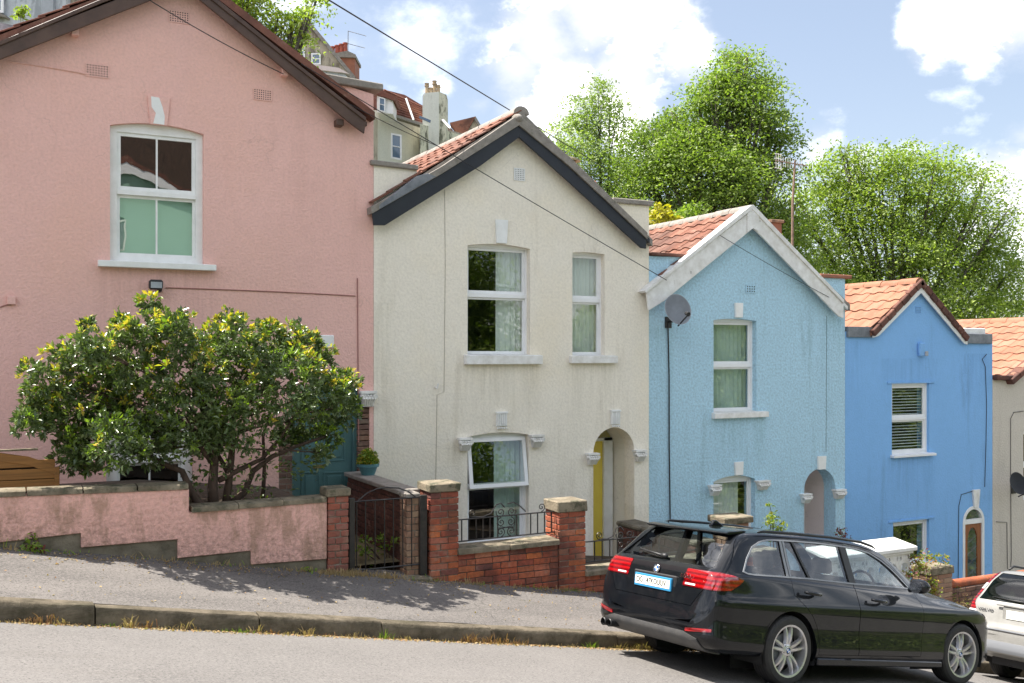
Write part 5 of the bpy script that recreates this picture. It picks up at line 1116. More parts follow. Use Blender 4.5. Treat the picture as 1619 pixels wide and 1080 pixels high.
# potted shrub foliage
pc = P(582, 718, HF-.45); k = 900; d = RNG.normal(size=(k, 3)); d /= np.linalg.norm(d, axis=1)[:, None]; d[:, 2] = abs(d[:, 2])
pp = np.array([q_ for q_ in (ORG[pt].x, HF-.45, zp+hpz+.0)])+d*np.array([.15, .15, .20])*(RNG.random(k)**.5)[:, None]
leaf_mesh('foliage', pp, .04+.04*RNG.random(k), ['weed_green', 'bush_green', 'bush_tip'], RNG.integers(0, 3, k), pt, up=1.0, aspect=.3)
# plants by the balustrade and pillars
def plant(label, blobs_, Y, dens, leaf, mats, probs, cat='plant', grp=None, aspect=.5, name='shrub'):
    L_ = [(tuple(P(a, b, Y+random.uniform(-.1, .15))), r*(Y/ray(a, b)[1])/FP) for a, b, r in blobs_]
    bx = np.mean([c[0] for c, r in L_]); zz = min(c[2]-r for c, r in L_); t = thing(name, label, cat, (bx, Y, min(zz, pave_z(bx, Y))), grp)
    C = crown_points(L_, dens, .035, 8, .3); n = len(C); leaf_mesh('foliage', C, leaf*(.6+.8*RNG.random(n)), mats, RNG.choice(len(mats), n, p=probs), t, up=.5, aspect=aspect)
    m = MB()
    for c, r in L_: m.tube([(bx+random.uniform(-.08, .08), Y+.05, min(zz, pave_z(bx, Y))), ((bx+c[0])/2+.03, Y+.05, (zz+c[2])/2), c], [.010, .007, .004], 4)
    m.build('stem', 'bark', t); return t
plant('yellow green and russet shrub spilling between the white balustrade and the brick pillar', [(1445,880,12),(1455,900,16),(1470,925,16),(1450,930,14),(1480,945,14),(1440,905,12),(1490,870+12,10),(1465,880,12)], GY-.05, 900, .05, ['weed_green', 'yellow_leaf', 'rust_weed', 'red_leaf'], [.4, .25, .2, .15], 'shrub')
plant('tall green shoots above the black car roof beside the blue arch', [(1217,797,4),(1222,812,6),(1216,822,7),(1237,824,4),(1228,835,8)], GY+.5, 2600, .06, ['weed_green', 'yellow_leaf'], [.8, .2], aspect=.32, name='garden_plant')
plant('dark red leaved shrub at the foot of the pale blue arch', [(1328,838,7),(1336,850,9),(1318,855,6),(1340,862,8),(1326,866,8)], HF-.4, 1300, .05, ['red_leaf', 'weed_green'], [.8, .2])
plant('low green plants against the foot of the azure wall', [(1365,865,7),(1372,872,7),(1350,872,8),(1388,868,4)], HF-.3, 1200, .06, ['bush_green', 'red_leaf'], [.8, .2])
plant('straggly dry plant in front of the low wall between the cars', [(1515,935,10),(1520,955,12),(1535,950,8),(1510,965,12),(1500,950,10)], GY-.1, 700, .05, ['dry_grass', 'weed_green'], [.75, .25], aspect=.2)
plant('green weeds growing just behind the iron gate', [(575,855,9),(582,865,9),(600,850,7),(628,855,8),(645,870,10),(650,885,9),(642,895,7),(612,862,6),(570,868,8)], GY+.5, 800, .055, ['weed_green', 'bush_green'], [.55, .45])
plant('clump of green weeds with reddish stems at the foot of the pink wall', [(42,858,9),(58,862,9),(48,870,7),(64,870,6),(50,845,6),(38,868,6)], GY-.06, 900, .06, ['bush_green', 'weed_green', 'red_leaf'], [.55, .3, .15])
plant('small green weeds at the foot of the slim gate pillar', [(500,905,8),(512,900,7),(492,908,6),(485,900,4)], GY-.05, 900, .04, ['bush_green', 'weed_green'], [.6, .4])
# dry grass tufts and litter along the kerb foot and wall foot
def blades(name, spots, label, mats, w=.004):
    vs = []; fs = []; mi = []
    for x, y, z, k, h, sp, m_ in spots:
        for _ in range(k):
            a = random.uniform(0, 6.28); l = h*random.uniform(.4, 1.1); bx, by = x+random.gauss(0, sp), y+random.gauss(0, sp*.35); tx, ty = bx+math.cos(a)*l*random.uniform(.2, .9), by+math.sin(a)*l*.4
            n = len(vs); mxx, myy = (bx+tx)/2, (by+ty)/2; zz = z
            vs += [(bx-w, by, zz), (bx+w, by, zz), (mxx+w*.8, myy, zz+l*.6), (mxx-w*.8, myy, zz+l*.6), (tx, ty, zz+l*random.uniform(.5, 1))]; fs += [(n, n+1, n+2, n+3), (n+3, n+2, n+4)]; mi += [m_]*2
    me = bpy.data.meshes.new(name); me.from_pydata(vs, [], fs); o = finish(me, name, mats, None); me.polygons.foreach_set('material_index', mi); me.update(); o['kind'] = 'stuff'; o['label'] = label; o['category'] = 'grass'; return o
sp_ = []
def kerb_spot(px, k, h, s, m_):
    u = ray(px, 990); t = 8.78/u[1]; x = u[0]*t; y = kerb_y(x)-.03; sp_.append((x, y, road_z(x, y)-.01, k, h, s, m_))
for px, k, h, s, m_ in ((45,30,.10,.06,1),(60,25,.13,.05,1),(72,20,.10,.05,1),(97,26,.09,.04,0),(20,25,.05,.08,0),(175,10,.07,.03,2),(205,24,.15,.03,0),(222,26,.10,.05,1),(262,18,.06,.04,0),(290,20,.12,.04,0),(400,22,.11,.04,0),(430,18,.07,.04,1),(452,16,.06,.04,0),(488,22,.12,.04,0),(560,22,.08,.05,0),(520,14,.06,.05,1),(608,20,.12,.03,2),(645,14,.07,.03,0),(745,40,.14,.06,1),(770,50,.12,.08,1),(790,40,.10,.07,1),(815,30,.08,.06,1),(900,20,.06,.05,0),(937,26,.10,.03,2),(980,30,.10,.05,0),(1010,35,.11,.07,0),(365,24,.06,.06,2),(383,24,.06,.05,2),(1030,30,.10,.05,0),(700,16,.06,.06,0)): kerb_spot(px, k, h, s, m_)
for i in range(75):
    px = random.uniform(-60, 1050); kerb_spot(px, random.randint(3, 9), random.uniform(.03, .06), .06, random.choice((0, 0, 0, 1)))
for i in range(90):                        # pavement back edge
    x = random.uniform(-.6, 7.0); sp_.append((x, GY-.04, pave_z(x, GY-.04)-.01, random.randint(4, 12), random.uniform(.04, .10), .07, random.choice((0, 0, 2))))
for i in range(26):
    x = P(535, 905, GY).x+random.uniform(-.2, .6); sp_.append((x, GY-.08, pave_z(x, GY-.08)-.01, 16, .10, .08, 0))
blades('dry_weeds', sp_, 'dry straw coloured grass and weeds along the kerb and wall feet', ['dry_grass', 'rust_weed', 'weed_green'])
q = []
for i in range(2600):
    x = random.uniform(-3, 9.5); y = kerb_y(x)-abs(random.gauss(0, .07))-.01; q.append((x, y, road_z(x, y)+.008))
for i in range(900):
    x = random.uniform(-1, 7.5); y = GY-.02-abs(random.gauss(0, .16)); q.append((x, y, pave_z(x, y)+.008))
for i in range(260):
    x = random.uniform(-1, 8); y = random.uniform(9.1, 10.4); q.append((x, y, pave_z(x, y)+.010))
q = np.array(q); n = len(q); o = leaf_mesh('leaf_litter', q, .014+.022*RNG.random(n), ['dry_grass', 'rust_weed'], (RNG.random(n) < .25).astype(int), None, (0, 0, 0), up=3, aspect=.6); o['label'] = 'dry leaf litter in the gutter and along the pavement'; o['category'] = 'leaf litter'
# trees over the road: behind the camera, seen in windows and car paint
for i, (x, y, s) in enumerate(((10.5, -14, 1.0), (18, -17, 1.1), (26, -14, 1.0), (35, -16, 1.15), (45, -13, 1.2), (-4, -15, .9), (-13, -16, 1.0))):
    gz = terr_z(x, y); rg = random.Random(i); lob = [((x+rg.uniform(-3, 3)*s, y+rg.uniform(-2, 2), gz+rg.uniform(2.2, 8.8)*s), rg.uniform(1.6, 2.4)*s) for _ in range(13)]
    t = thing('roadside_tree', 'broad green tree across the road, '+['reflected in the cream house windows', 'second down the hill behind the camera', 'reflected in the pale blue house windows', 'reflected in the azure house windows', 'lowest down the hill', 'just uphill of the pale green house', 'furthest uphill'][i], 'tree', (x, y, gz), 'trees across the road')
    m = MB(); m.tube([(x, y, gz-.2), (x, y, gz+4*s)], [.3, .2], 8); m.build('trunk', 'far_bark', t)
    C = crown_points(lob, 26, .32, 36, .2); n = len(C); leaf_mesh('crown', C, .22*(.6+.8*RNG.random(n)), ['tree_leaf', 'tree_leaf_light'], (RNG.random(n) < .4).astype(int), t)
C = np.concatenate([np.array([(x+RNG.normal()*.3, -1.9+RNG.normal()*.3, rx(x)+.2+RNG.random()*(2.0 if x < 9 else 3.2)) for _ in range(110)]) for x in np.arange(4.5, 46, .28)]); n = len(C)
hd = leaf_mesh('hedge', C, .16*(.6+.8*RNG.random(n)), ['tree_leaf', 'tree_leaf_light'], (RNG.random(n) < .5).astype(int), None, (27, -2, -4.5)); hd['label'] = 'long green hedge along the far side of the road'; hd['category'] = 'hedge'
# ------------------------------------------------------------ houses up the hill
def wall_px(parent, pts, D, mat, name='wall', thick=1.0, dirn=None, holes=()):
    """facing wall: outline in photo pixels on an upright plane at depth D (slanting by dirn metres of depth per pixel)"""
    loops = [pts]+list(holes); vs = []; tri = tessellate_polygon([[V3((a, -b, 0)) for a, b in l] for l in loops]); flat = [p for l in loops for p in l]
    for a, b in flat: vs.append(PD(a, b, D+(dirn or 0)*(a-flat[0][0])))
    n = len(flat); back = V3((sn, cs, 0))*thick; v2 = [v+back for v in vs]; m = MB(); fs = [tuple(t) for t in tri]+[tuple(i+n for i in reversed(t)) for t in tri]; k = 0
    for l in loops:
        q_ = len(l); fs += [(k+i, k+(i+1) % q_, n+k+(i+1) % q_, n+k+i) for i in range(q_)]; k += q_
    m.add(vs+v2, fs); return m.build(name, mat, parent)
def far_window(parent, l, t, r, b, D, dirn=0, x0=0, sk=0, rail=.5):
    D_ = D+dirn*(l-x0); w = (r-l)*.15; y = lambda x, yy: yy+(x-l)*sk
    R = lambda a, c, e, f: [(a, y(a, c)), (e, y(e, c)), (e, y(e, f)), (a, y(a, f))]
    f = wall_px(parent, R(l, t, r, b), D_-.06, 'upvc', 'window', .05, 0, [R(l+w, t+w, r-w, t+(b-t)*rail-w*.3), R(l+w, t+(b-t)*rail+w*.3, r-w, b-w)])
    wall_px(f, R(l+w, t+w, r-w, b-w), D_-.03, 'far_pane', 'pane', .01)
g = G('far_pane'); g.col((.10, .16, .24)); g.rough(.05, .9)
def fbase(px, D): q = PD(px, 400, D); return (q.x, q.y, terr_z(q.x, q.y))
h = thing('hillside_house', 'weathered grey gabled house with two small windows above the pink roof', 'house', fbase(490, 38), 'houses higher up the hill')
wall_px(h, [(410, 420), (410, 118), (487, 34), (558, 121), (558, 420)], 38, 'far_grey_render', 'wall', 7)
wall_px(h, [(405, 125), (402, 118), (486, 29), (562, 121), (559, 126), (487, 38)], 37.8, 'cement', 'verge', .5)
far_window(h, 466, 74, 482, 97, 37.95); far_window(h, 492, 84, 507, 102, 37.95)
wall_px(h, [(468, 101), (484, 105), (484, 70), (468, 66), (464, 66), (464, 105)], 38.3, 'far_render', 'window_surround', .1)
h = thing('chimney_stack', 'brick chimney with four red pots beside the grey gable', 'chimney', fbase(548, 40), 'chimneys on the hill houses')
wall_px(h, [(533, 300), (533, 86), (549, 82), (561, 88), (561, 300)], 40, 'terracotta', 'stack', 1.2); wall_px(h, [(531, 90), (531, 84), (549, 80), (562, 86), (562, 91)], 39.9, 'cement', 'cap', 1.5)
for px, t in ((526, 74), (533, 72), (539.5, 70), (546, 68)):
    a = PD(px, 84, 40.2); b = PD(px, t, 40.2); m = MB(); m.lathe([(.09, 0), (.085, (b-a).z-.06), (.11, (b-a).z-.05), (.11, (b-a).z), (.07, (b-a).z)], 10, 'z', tuple(a)); m.build('chimney_pot', 'red_pot', h, smooth=True, sharp=40)
h = thing('television_aerial', 'thin aerial with two arms above the red chimney pots', 'aerial', tuple(PD(550, 90, 40)))
m = MB(); m.tube([PD(550, 92, 40), PD(550.5, 49, 40)], .018, 5); m.build('pole', 'lead', h); m = MB(); m.tube([PD(550, 49, 40), PD(579, 57, 40)], .013, 4); m.tube([PD(550, 69, 40), PD(577, 76, 40)], .013, 4); m.build('arm', 'lead', h)
h = thing('dormer', 'boxy pale grey dormer with a flat sloped cap below the grey gable', 'dormer', fbase(525, 34))
wall_px(h, [(497, 300), (497, 122), (502, 108), (543, 111), (556, 134), (556, 300)], 34, 'far_blue_render', 'wall', 2); wall_px(h, [(485, 112), (497, 102), (535, 107), (553, 117), (543, 115), (500, 110), (492, 116)], 33.9, 'porch_pink', 'cap', 2.2)
h = thing('hillside_terrace', 'long pale terrace on the hill with brown tiled mansard roof behind the cream house', 'house', fbase(650, 46), 'houses higher up the hill')
sl_ = .02; dr_ = .03
wall_px(h, [(560, 420), (560, 170), (598, 175), (664, 196), (664, 420)], 45, 'far_render', 'wall', 6, dr_)
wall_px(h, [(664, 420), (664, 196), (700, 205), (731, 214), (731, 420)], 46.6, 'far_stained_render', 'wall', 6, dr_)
wall_px(h, [(598, 176), (598, 172), (664, 193), (731, 211), (731, 216), (664, 198)], 44.9, 'cement', 'parapet', .6, dr_)
wall_px(h, [(550, 165), (555, 128), (640, 150), (695, 183), (716, 206), (700, 207), (664, 196), (598, 176)], 46.2, 'tile_far', 'roof', 5, dr_)
for i in range(9):                         # courses of tiles on the mansard
    f0 = i/9; A = (600+8*f0, 176-38*f0); B = (712-14*f0, 205-26*f0+2); q0, q1 = PD(*A, 46-.1+f0*.6), PD(*B, 48.6+f0*.6); m = MB(); m.tube([q0, q1], .055, 4); m.build('tile_course', 'tile_far', h)
for A, B in (((642, 156), (654, 190)), ((700, 190), (712, 203))): m = MB(); m.tube([PD(*A, 46), PD(*B, 45.6)], .06, 4); m.build('roof_flashing', 'white_paint', h)
wall_px(h, [(662, 186), (664, 183), (681, 190), (680, 194)], 45.2, 'far_pane', 'rooflight', .1)
far_window(h, 618, 210, 635, 250, 45.4, sk=.2)
wall_px(h, [(596, 178), (596, 148), (621, 156), (621, 180)], 44.4, 'upvc', 'dormer_wall', 1.5); far_window(h, 599, 153, 609, 175, 44.3, sk=.25); wall_px(h, [(592, 148), (600, 142), (626, 153), (624, 159)], 44.2, 'tile_far', 'dormer_roof', 1.8)
h = thing('chimney_stack', 'tall rendered chimney with four buff pots over the brown tiled terrace', 'chimney', fbase(688, 47), 'chimneys on the hill houses')
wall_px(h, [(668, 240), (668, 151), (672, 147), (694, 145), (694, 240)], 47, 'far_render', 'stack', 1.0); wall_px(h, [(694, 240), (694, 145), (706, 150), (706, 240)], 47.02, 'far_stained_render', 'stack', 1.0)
for px, t in ((675, 132), (681, 139), (687, 128), (693, 135)):
    a = PD(px, 148, 47.5); b = PD(px, t, 47.5); z_ = (b-a).z; m = MB(); m.lathe([(.10, 0), (.085, z_*.7), (.13, z_*.72), (.13, z_*.78), (.09, z_*.8), (.12, z_), (.06, z_)], 10, 'z', tuple(a)); m.build('chimney_pot', 'buff_pot', h, smooth=True, sharp=40)
h = thing('hillside_house', 'small grey gabled house end with a brown tiled roof right of the tall chimney', 'house', fbase(750, 50), 'houses higher up the hill')
wall_px(h, [(735, 420), (735, 212), (752, 186), (764, 208), (764, 420)], 50, 'far_grey_render', 'wall', 5); wall_px(h, [(711, 194), (752, 184), (736, 213), (724, 210)], 49.9, 'tile_far', 'roof', 1)
wall_px(h, [(750, 188), (752, 184), (766, 208), (763, 210)], 49.8, 'cement', 'verge', .3)
h = thing('hillside_house', 'blue grey rendered house at the top left corner behind the pink roof', 'house', fbase(60, 27), 'houses higher up the hill')
wall_px(h, [(-200, 420), (-200, -160), (104, -160), (104, 420)], 27, 'far_blue_render', 'wall', 6); wall_px(h, [(104, 420), (104, -160), (180, -160), (180, 420)], 27.3, 'far_grey_render', 'wall', 6)
wall_px(h, [(66, 420), (66, -160), (84, -160), (84, 420)], 26.85, 'dish_grey', 'downpipe', .12); wall_px(h, [(-100, 25), (-100, 15), (0, 21), (10, 25), (10, 28), (0, 25)], 26.8, 'cement', 'sill', .2)
far_window(h, -22, -30, 5, 20, 26.9)
wall_px(h, [(-200, 110), (-200, 18), (0, 36), (44, 44), (60, 110)], 20, 'lead', 'lean_to', .8); wall_px(h, [(-200, 120), (-200, 50), (0, 52), (19, 57), (19, 120)], 19.5, 'pink_render', 'lean_to_wall', .4)
# ------------------------------------------------------------ cars (local axes: x to the nose, y to the near side, z up)
def pchip(xs, ys, x):
    xs = np.array(xs, float); ys = np.array(ys, float); h = np.diff(xs); d = np.diff(ys)/h; m = np.zeros(len(xs)); m[0] = d[0]; m[-1] = d[-1]
    for i in range(1, len(xs)-1):
        if d[i-1]*d[i] > 0: w1 = 2*h[i]+h[i-1]; w2 = h[i]+2*h[i-1]; m[i] = (w1+w2)/(w1/d[i-1]+w2/d[i])
    i = np.clip(np.searchsorted(xs, x)-1, 0, len(h)-1); t = (x-xs[i])/h[i]; H = h[i]
    return ys[i]*(2*t**3-3*t**2+1)+m[i]*H*(t**3-2*t**2+t)+ys[i+1]*(-2*t**3+3*t**2)+m[i+1]*H*(t**3-t**2)
def loft(tab, sec, nst=84, sub=4):
    T = np.array(tab); X0, X1 = T[0, 0], T[-1, 0]
    s = np.linspace(0, 1, nst); xs = X0+(X1-X0)*(s-.10*np.sin(2*np.pi*s)/1.0*.9)
    xs = np.unique(np.clip(np.concatenate([xs, X0+np.array([0, .012, .03, .05, .075, .10, .14])]), X0, X1)); cols = [pchip(T[:, 0], T[:, k], xs) for k in range(1, T.shape[1])]
    rings = []
    for i, x in enumerate(xs):
        P0 = [np.array(p) for p in sec(*[c[i] for c in cols])]; pts = []
        E = [P0[0]*np.array([-1, 1])+0*P0[0]] if False else None
        Q = [np.array([-P0[1][0], P0[1][1]])]+P0+[np.array([-P0[-2][0], P0[-2][1]])]
        for k in range(1, len(Q)-2):
            a, b, c, d = Q[k-1:k+3]
            for j in range(sub):
                t = j/sub; t1 = .5  # tension keeps the creases crisp
                m1 = (c-a)*t1*.8; m2 = (d-b)*t1*.8; L1 = np.linalg.norm(c-b)
                for mm in (m1, m2):
                    ln = np.linalg.norm(mm)
                    if ln > L1*1.0: mm *= L1/ln
                pts.append(b*(2*t**3-3*t**2+1)+m1*(t**3-2*t**2+t)+c*(-2*t**3+3*t**2)+m2*(t**3-t**2))
        pts.append(P0[-1]); full = [(x, p[0], p[1]) for p in pts]+[(x, -p[0], p[1]) for p in pts[-2:0:-1]]; rings.append(full)
    n = len(rings[0]); vs = [v for r in rings for v in r]; m = len(rings)
    fs = [(i*n+k, i*n+(k+1) % n, (i+1)*n+(k+1) % n, (i+1)*n+k) for i in range(m-1) for k in range(n)]
    vs += [tuple(np.mean(rings[0], axis=0)), tuple(np.mean(rings[-1], axis=0))]; c0_, c1_ = m*n, m*n+1
    fs += [(c0_, (k+1) % n, k) for k in range(n)]+[(c1_, (m-1)*n+k, (m-1)*n+(k+1) % n) for k in range(n)]
    me = bpy.data.meshes.new('loft'); me.from_pydata(vs, [], fs); bm = bmesh.new(); bm.from_mesh(me); bmesh.ops.recalc_face_normals(bm, faces=bm.faces); bm.to_mesh(me); bm.free(); return me
def offs(me, d):
    me2 = me.copy(); n = len(me.vertices); co = np.empty(n*3); me.vertices.foreach_get('co', co); no = np.empty(n*3); me.vertices.foreach_get('normal', no); me2.vertices.foreach_set('co', co+no*d); me2.update(); return me2
def temp(me): o = bpy.data.objects.new('tmp', me); COL.objects.link(o); return o
def boolean(me, ops):
    o = temp(me.copy()); tmps = [o]
    for kind, c in ops:
        t = temp(c); tmps.append(t); md = o.modifiers.new('b', 'BOOLEAN'); md.operation = kind; md.object = t; md.solver = 'MANIFOLD'
    dg = bpy.context.evaluated_depsgraph_get(); r = bpy.data.meshes.new_from_object(o.evaluated_get(dg))
    for t in tmps: bpy.data.objects.remove(t)
    r.materials.clear(); return r
def cutter(poly, a, b, axis='y'):
    m = MB(); m.prism(poly, a, b, axis); return m.mesh('cut')
def put(me, name, mat, parent, smooth=True, sharp=32):
    me.polygons.foreach_set('material_index', [0]*len(me.polygons)); return finish(me, name, mat, parent, None, smooth, sharp)
def wheel(car, x, y, out, r=.33, steer=0, rimr=.245, badge=True, dark=False):
    w = bpy.data.objects.new('wheel', None); COL.objects.link(w); w.parent = car; w.location = (x, y, r); w.rotation_euler = (0, 0, steer); ORG[w] = V3((0, 0, 0)); s = out
    m = MB(); tw_ = .108; prof = [(rimr-.01, -tw_+.01), (rimr+.02, -tw_), (r-.03, -tw_+.004), (r-.008, -tw_+.022), (r, -tw_+.045), (r, tw_-.045), (r-.008, tw_-.022), (r-.03, tw_-.004), (rimr+.02, tw_), (rimr-.01, tw_-.01)]
    k0 = len(m.v); m.lathe(prof, 48, 'y', cap=False); m.build('tyre', 'rubber', w, smooth=True, sharp=25)
    m = MB()
    for g_ in (-.05, -.017, .017, .05): m.lathe([(r+.0015, g_-.004), (r+.0015, g_+.004)], 48, 'y', cap=False)
    m.build('tread_groove', 'dark_void', w)
    m = MB(); m.lathe([(rimr-.006, -s*(-.095)), (rimr+.006, s*.104), (rimr-.012, s*.100), (rimr-.020, s*.06), (rimr-.03, -s*.09)], 48, 'y', cap=False)
    for k in range(5):
        a0 = 2*math.pi*k/5+math.pi/2
        for sg in (-1, 1):
            pts = []
            for t in (0, .35, .7, 1):
                rr_ = .045+(rimr-.02-.045)*t; off_ = (.012+.030*t)*sg; yy = s*(.072+.016*math.sin(t*math.pi)); ww = .019+.006*(1-t)-.002*t
                ca, sa = math.cos(a0), math.sin(a0); c = (ca*rr_-sa*off_, sa*rr_+ca*off_); pts.append((c, yy, ww, (-sa, ca)))
            vs = []; 
            for c, yy, ww, nn_ in pts:
                vs += [(c[0]+nn_[0]*ww, yy-s*.030, c[1]+nn_[1]*ww), (c[0]+nn_[0]*ww*.55, yy, c[1]+nn_[1]*ww*.55), (c[0]-nn_[0]*ww*.55, yy, c[1]-nn_[1]*ww*.55), (c[0]-nn_[0]*ww, yy-s*.030, c[1]-nn_[1]*ww)]
            m.add(vs, [(i*4+j, i*4+(j+1) % 4, i*4+4+(j+1) % 4, i*4+4+j) for i in range(3) for j in range(4)]+[(0, 1, 2, 3), (12, 13, 14, 15)])
    m.lathe([(.072, s*.035), (.070, s*.066), (.055, s*.078), (.034, s*.080), (.001, s*.081)], 24, 'y'); m.build('rim', 'alloy' if not dark else 'silver_paint', w, smooth=True, sharp=35)
    m = MB()
    for k in range(5): a = 2*math.pi*(k+.5)/5+math.pi/2; m.lathe([(.009, s*.072), (.009, s*.0785), (.001, s*.0785)], 8, 'y', (.05*math.cos(a), 0, .05*math.sin(a)))
    m.build('wheel_bolt', 'dark_void', w)
    m = MB(); m.lathe([(.15, s*.0), (.15, s*.02), (.001, s*.02)], 32, 'y'); m.build('brake_disc', 'lead', w, smooth=True, sharp=30)
    m = MB(); m.lathe([(rimr-.01, -s*.02), (.001, -s*.02)], 32, 'y'); m.build('barrel', 'dark_void', w)
    if badge: roundel(w, V3((0, s*.084, 0)), V3((0, s, 0)), .032)
    return w
def roundel(parent, c, nrm, r):
    q = nrm.to_track_quat('Z', 'Y').to_matrix().to_4x4(); M = Matrix.Translation(c) @ q
    def add(m, nm, mat): m.v = [tuple(M @ V3(p)) for p in m.v]; m.build(nm, mat, parent)
    m = MB(); m.lathe([(r, -.003), (r, .001), (r*.93, .003), (r*.9, .001)], 28, 'z', cap=False); add(m, 'badge_ring', 'chrome')
    m = MB(); m.lathe([(r*.92, -.002), (r*.92, .0005), (.001, .0005)], 28, 'z'); add(m, 'badge_field', 'ink')
    for k in range(4):
        m = MB(); pts = [(0, 0)]+[(r*.62*math.cos(a), r*.62*math.sin(a)) for a in [math.pi/2*k+math.pi/2*j/6 for j in range(7)]]; m.prism(pts, .001, .0018, 'z'); add(m, 'badge_quarter', 'badge_white' if k % 2 else 'badge_blue')
def text_mesh(txt, size, name, mat, parent, M, ext=.001, sx=1):
    cu = bpy.data.curves.new('t', 'FONT'); cu.body = txt; cu.size = size; cu.extrude = ext; cu.offset = size*.012; cu.align_x = 'CENTER'; cu.align_y = 'CENTER'
    o = temp(cu); dg = bpy.context.evaluated_depsgraph_get(); me = bpy.data.meshes.new_from_object(o.evaluated_get(dg)); bpy.data.objects.remove(o); me.materials.clear()
    me.transform(M @ Matrix.Diagonal((sx, 1, 1, 1))); return finish(me, name, mat, parent)
def section(zb, W_, zbelt, wb, zr, wr):
    zm = min(.80, zbelt-.02); top = zr-.05 if zr-zbelt > .12 else zbelt+(zr-zbelt)*.55; mid = (zbelt+top)/2
    return [(0, zb), (W_*.78, zb), (W_*.955, zb+.035), (W_*1.0, zb+(zm-zb)*.22), (W_*.984, zb+(zm-zb)*.52), (W_*.990, zb+(zm-zb)*.88), (W_*.962, zm+.012), (wb+.018, zbelt-.012), (wb, zbelt+.008), ((wb*.47+wr*.53)+.012, mid), (wr+.012, top), (wr-.05, zr-.018), (wr*.55, zr-.002), (0, zr)]
# ---- black estate car
tab = [(0.00,.40,.60,.52,.57,.60,.46),(0.025,.36,.72,.60,.68,.72,.60),(0.05,.34,.785,.70,.735,.86,.68),(0.09,.31,.825,.84,.765,.985,.73),(0.16,.28,.85,.955,.785,1.045,.735),(.30,.26,.872,.985,.795,1.185,.70),(.48,.25,.885,.995,.80,1.355,.655),(.62,.24,.892,.995,.80,1.405,.64),(1.1,.22,.903,.985,.80,1.43,.63),(1.8,.20,.905,.965,.795,1.44,.62),(2.35,.20,.905,.945,.79,1.422,.605),(2.72,.20,.905,.930,.785,1.350,.595),(3.05,.20,.905,.918,.78,1.185,.62),(3.36,.20,.90,.90,.775,1.01,.66),(3.6,.20,.90,.885,.765,.955,.68),(3.9,.20,.895,.855,.745,.905,.66),(4.3,.20,.86,.78,.69,.83,.58),(4.5,.22,.78,.67,.60,.72,.48),(4.62,.32,.58,.50,.48,.56,.38)]
yaw, pit, rol = math.radians(5.4), math.atan(.175), -math.atan(.0566)
R3 = Matrix.Rotation(yaw, 3, 'Z') @ Matrix.Rotation(pit, 3, 'Y') @ Matrix.Rotation(rol, 3, 'X')
q = PD(1232, 600, 9.42); tgt = V3((q.x, q.y, road_z(q.x, q.y)-.004)); loc = tgt-R3 @ V3((1.03, -.79, 0))
car = thing('parked_car', 'glossy black estate car parked at the kerb, seen from its rear offside', 'car', tuple(loc), 'cars parked along the kerb', R3.to_euler(), local=True)
B = loft(tab, section); inner = offs(B, -.045)
def offy(poly, s): return (.15, 1.2) if s > 0 else (-1.2, -.15)
glz = {'quarter_window': [(.44,1.035),(.52,1.15),(.62,1.255),(.74,1.31),(.86,1.335),(1.02,1.345),(1.02,1.022),(.56,1.018),(.48,1.022)],
       'door_window': [(1.10,1.022),(1.10,1.348),(1.20,1.35),(1.34,1.022)],
       'door_window_rear': [(1.375,1.022),(1.235,1.352),(1.60,1.358),(1.95,1.352),(1.98,1.005)],
       'door_window_front': [(2.085,1.003),(2.055,1.35),(2.25,1.338),(2.45,1.312),(2.65,1.245),(2.78,1.18),(2.90,1.10),(2.98,1.03),(3.02,.995)]}
doors = [[(1.43,.30),(1.43,.42),(1.40,.55),(1.32,.66),(1.20,.76),(1.075,.85),(1.06,1.0),(1.06,1.37),(1.30,1.39),(2.015,1.385),(2.035,1.0),(2.035,.30)],
         [(2.035,.30),(2.035,1.0),(2.015,1.385),(2.30,1.365),(2.50,1.325),(2.66,1.27),(2.80,1.20),(2.95,1.10),(3.08,1.0),(3.10,.80),(3.09,.55),(3.06,.30)]]
wsc = [(-.66,.985),(.66,.985),(.545,1.345),(0,1.375),(-.545,1.345)]; bgl = [(-.665,1.035),(.665,1.035),(.60,1.18),(.535,1.325),(0,1.345),(-.535,1.325),(-.60,1.18)]
tg = [(-.55,.665),(.55,.665),(.64,.80),(.745,.90),(.775,1.0),(.70,1.20),(.60,1.37),(-.60,1.37),(-.70,1.20),(-.775,1.0),(-.745,.90),(-.64,.80)]
archs = []
for xw in (1.03, 3.84):
    for s in (-1, 1): m = MB(); m.lathe([(.001, 0), (.368, 0), (.368, .45), (.001, .45)], 40, 'y', (xw, .56 if s > 0 else -1.01, .335)); archs.append(('DIFFERENCE', m.mesh('c')))
GC = {(k, s): cutter(p, *offy(p, s)) for k, p in glz.items() for s in (-1, 1)}
wc_ = cutter(wsc, 2.60, 3.62, 'x'); bc_ = cutter(bgl, -.2, .62, 'x')
hollow = boolean(B, [('DIFFERENCE', inner)]+archs)
cutw = [('DIFFERENCE', c) for c in GC.values()]+[('DIFFERENCE', wc_), ('DIFFERENCE', bc_)]
DC = {(i, s): cutter(d, *((.3, 1.2) if s > 0 else (-1.2, -.3))) for i, d in enumerate(doors) for s in (-1, 1)}
tgc = cutter(tg, -.2, .50, 'x')
glassless = boolean(hollow, cutw)
put(boolean(glassless, [('DIFFERENCE', c) for c in DC.values()]+[('DIFFERENCE', tgc)]), 'body', 'black_paint', car)
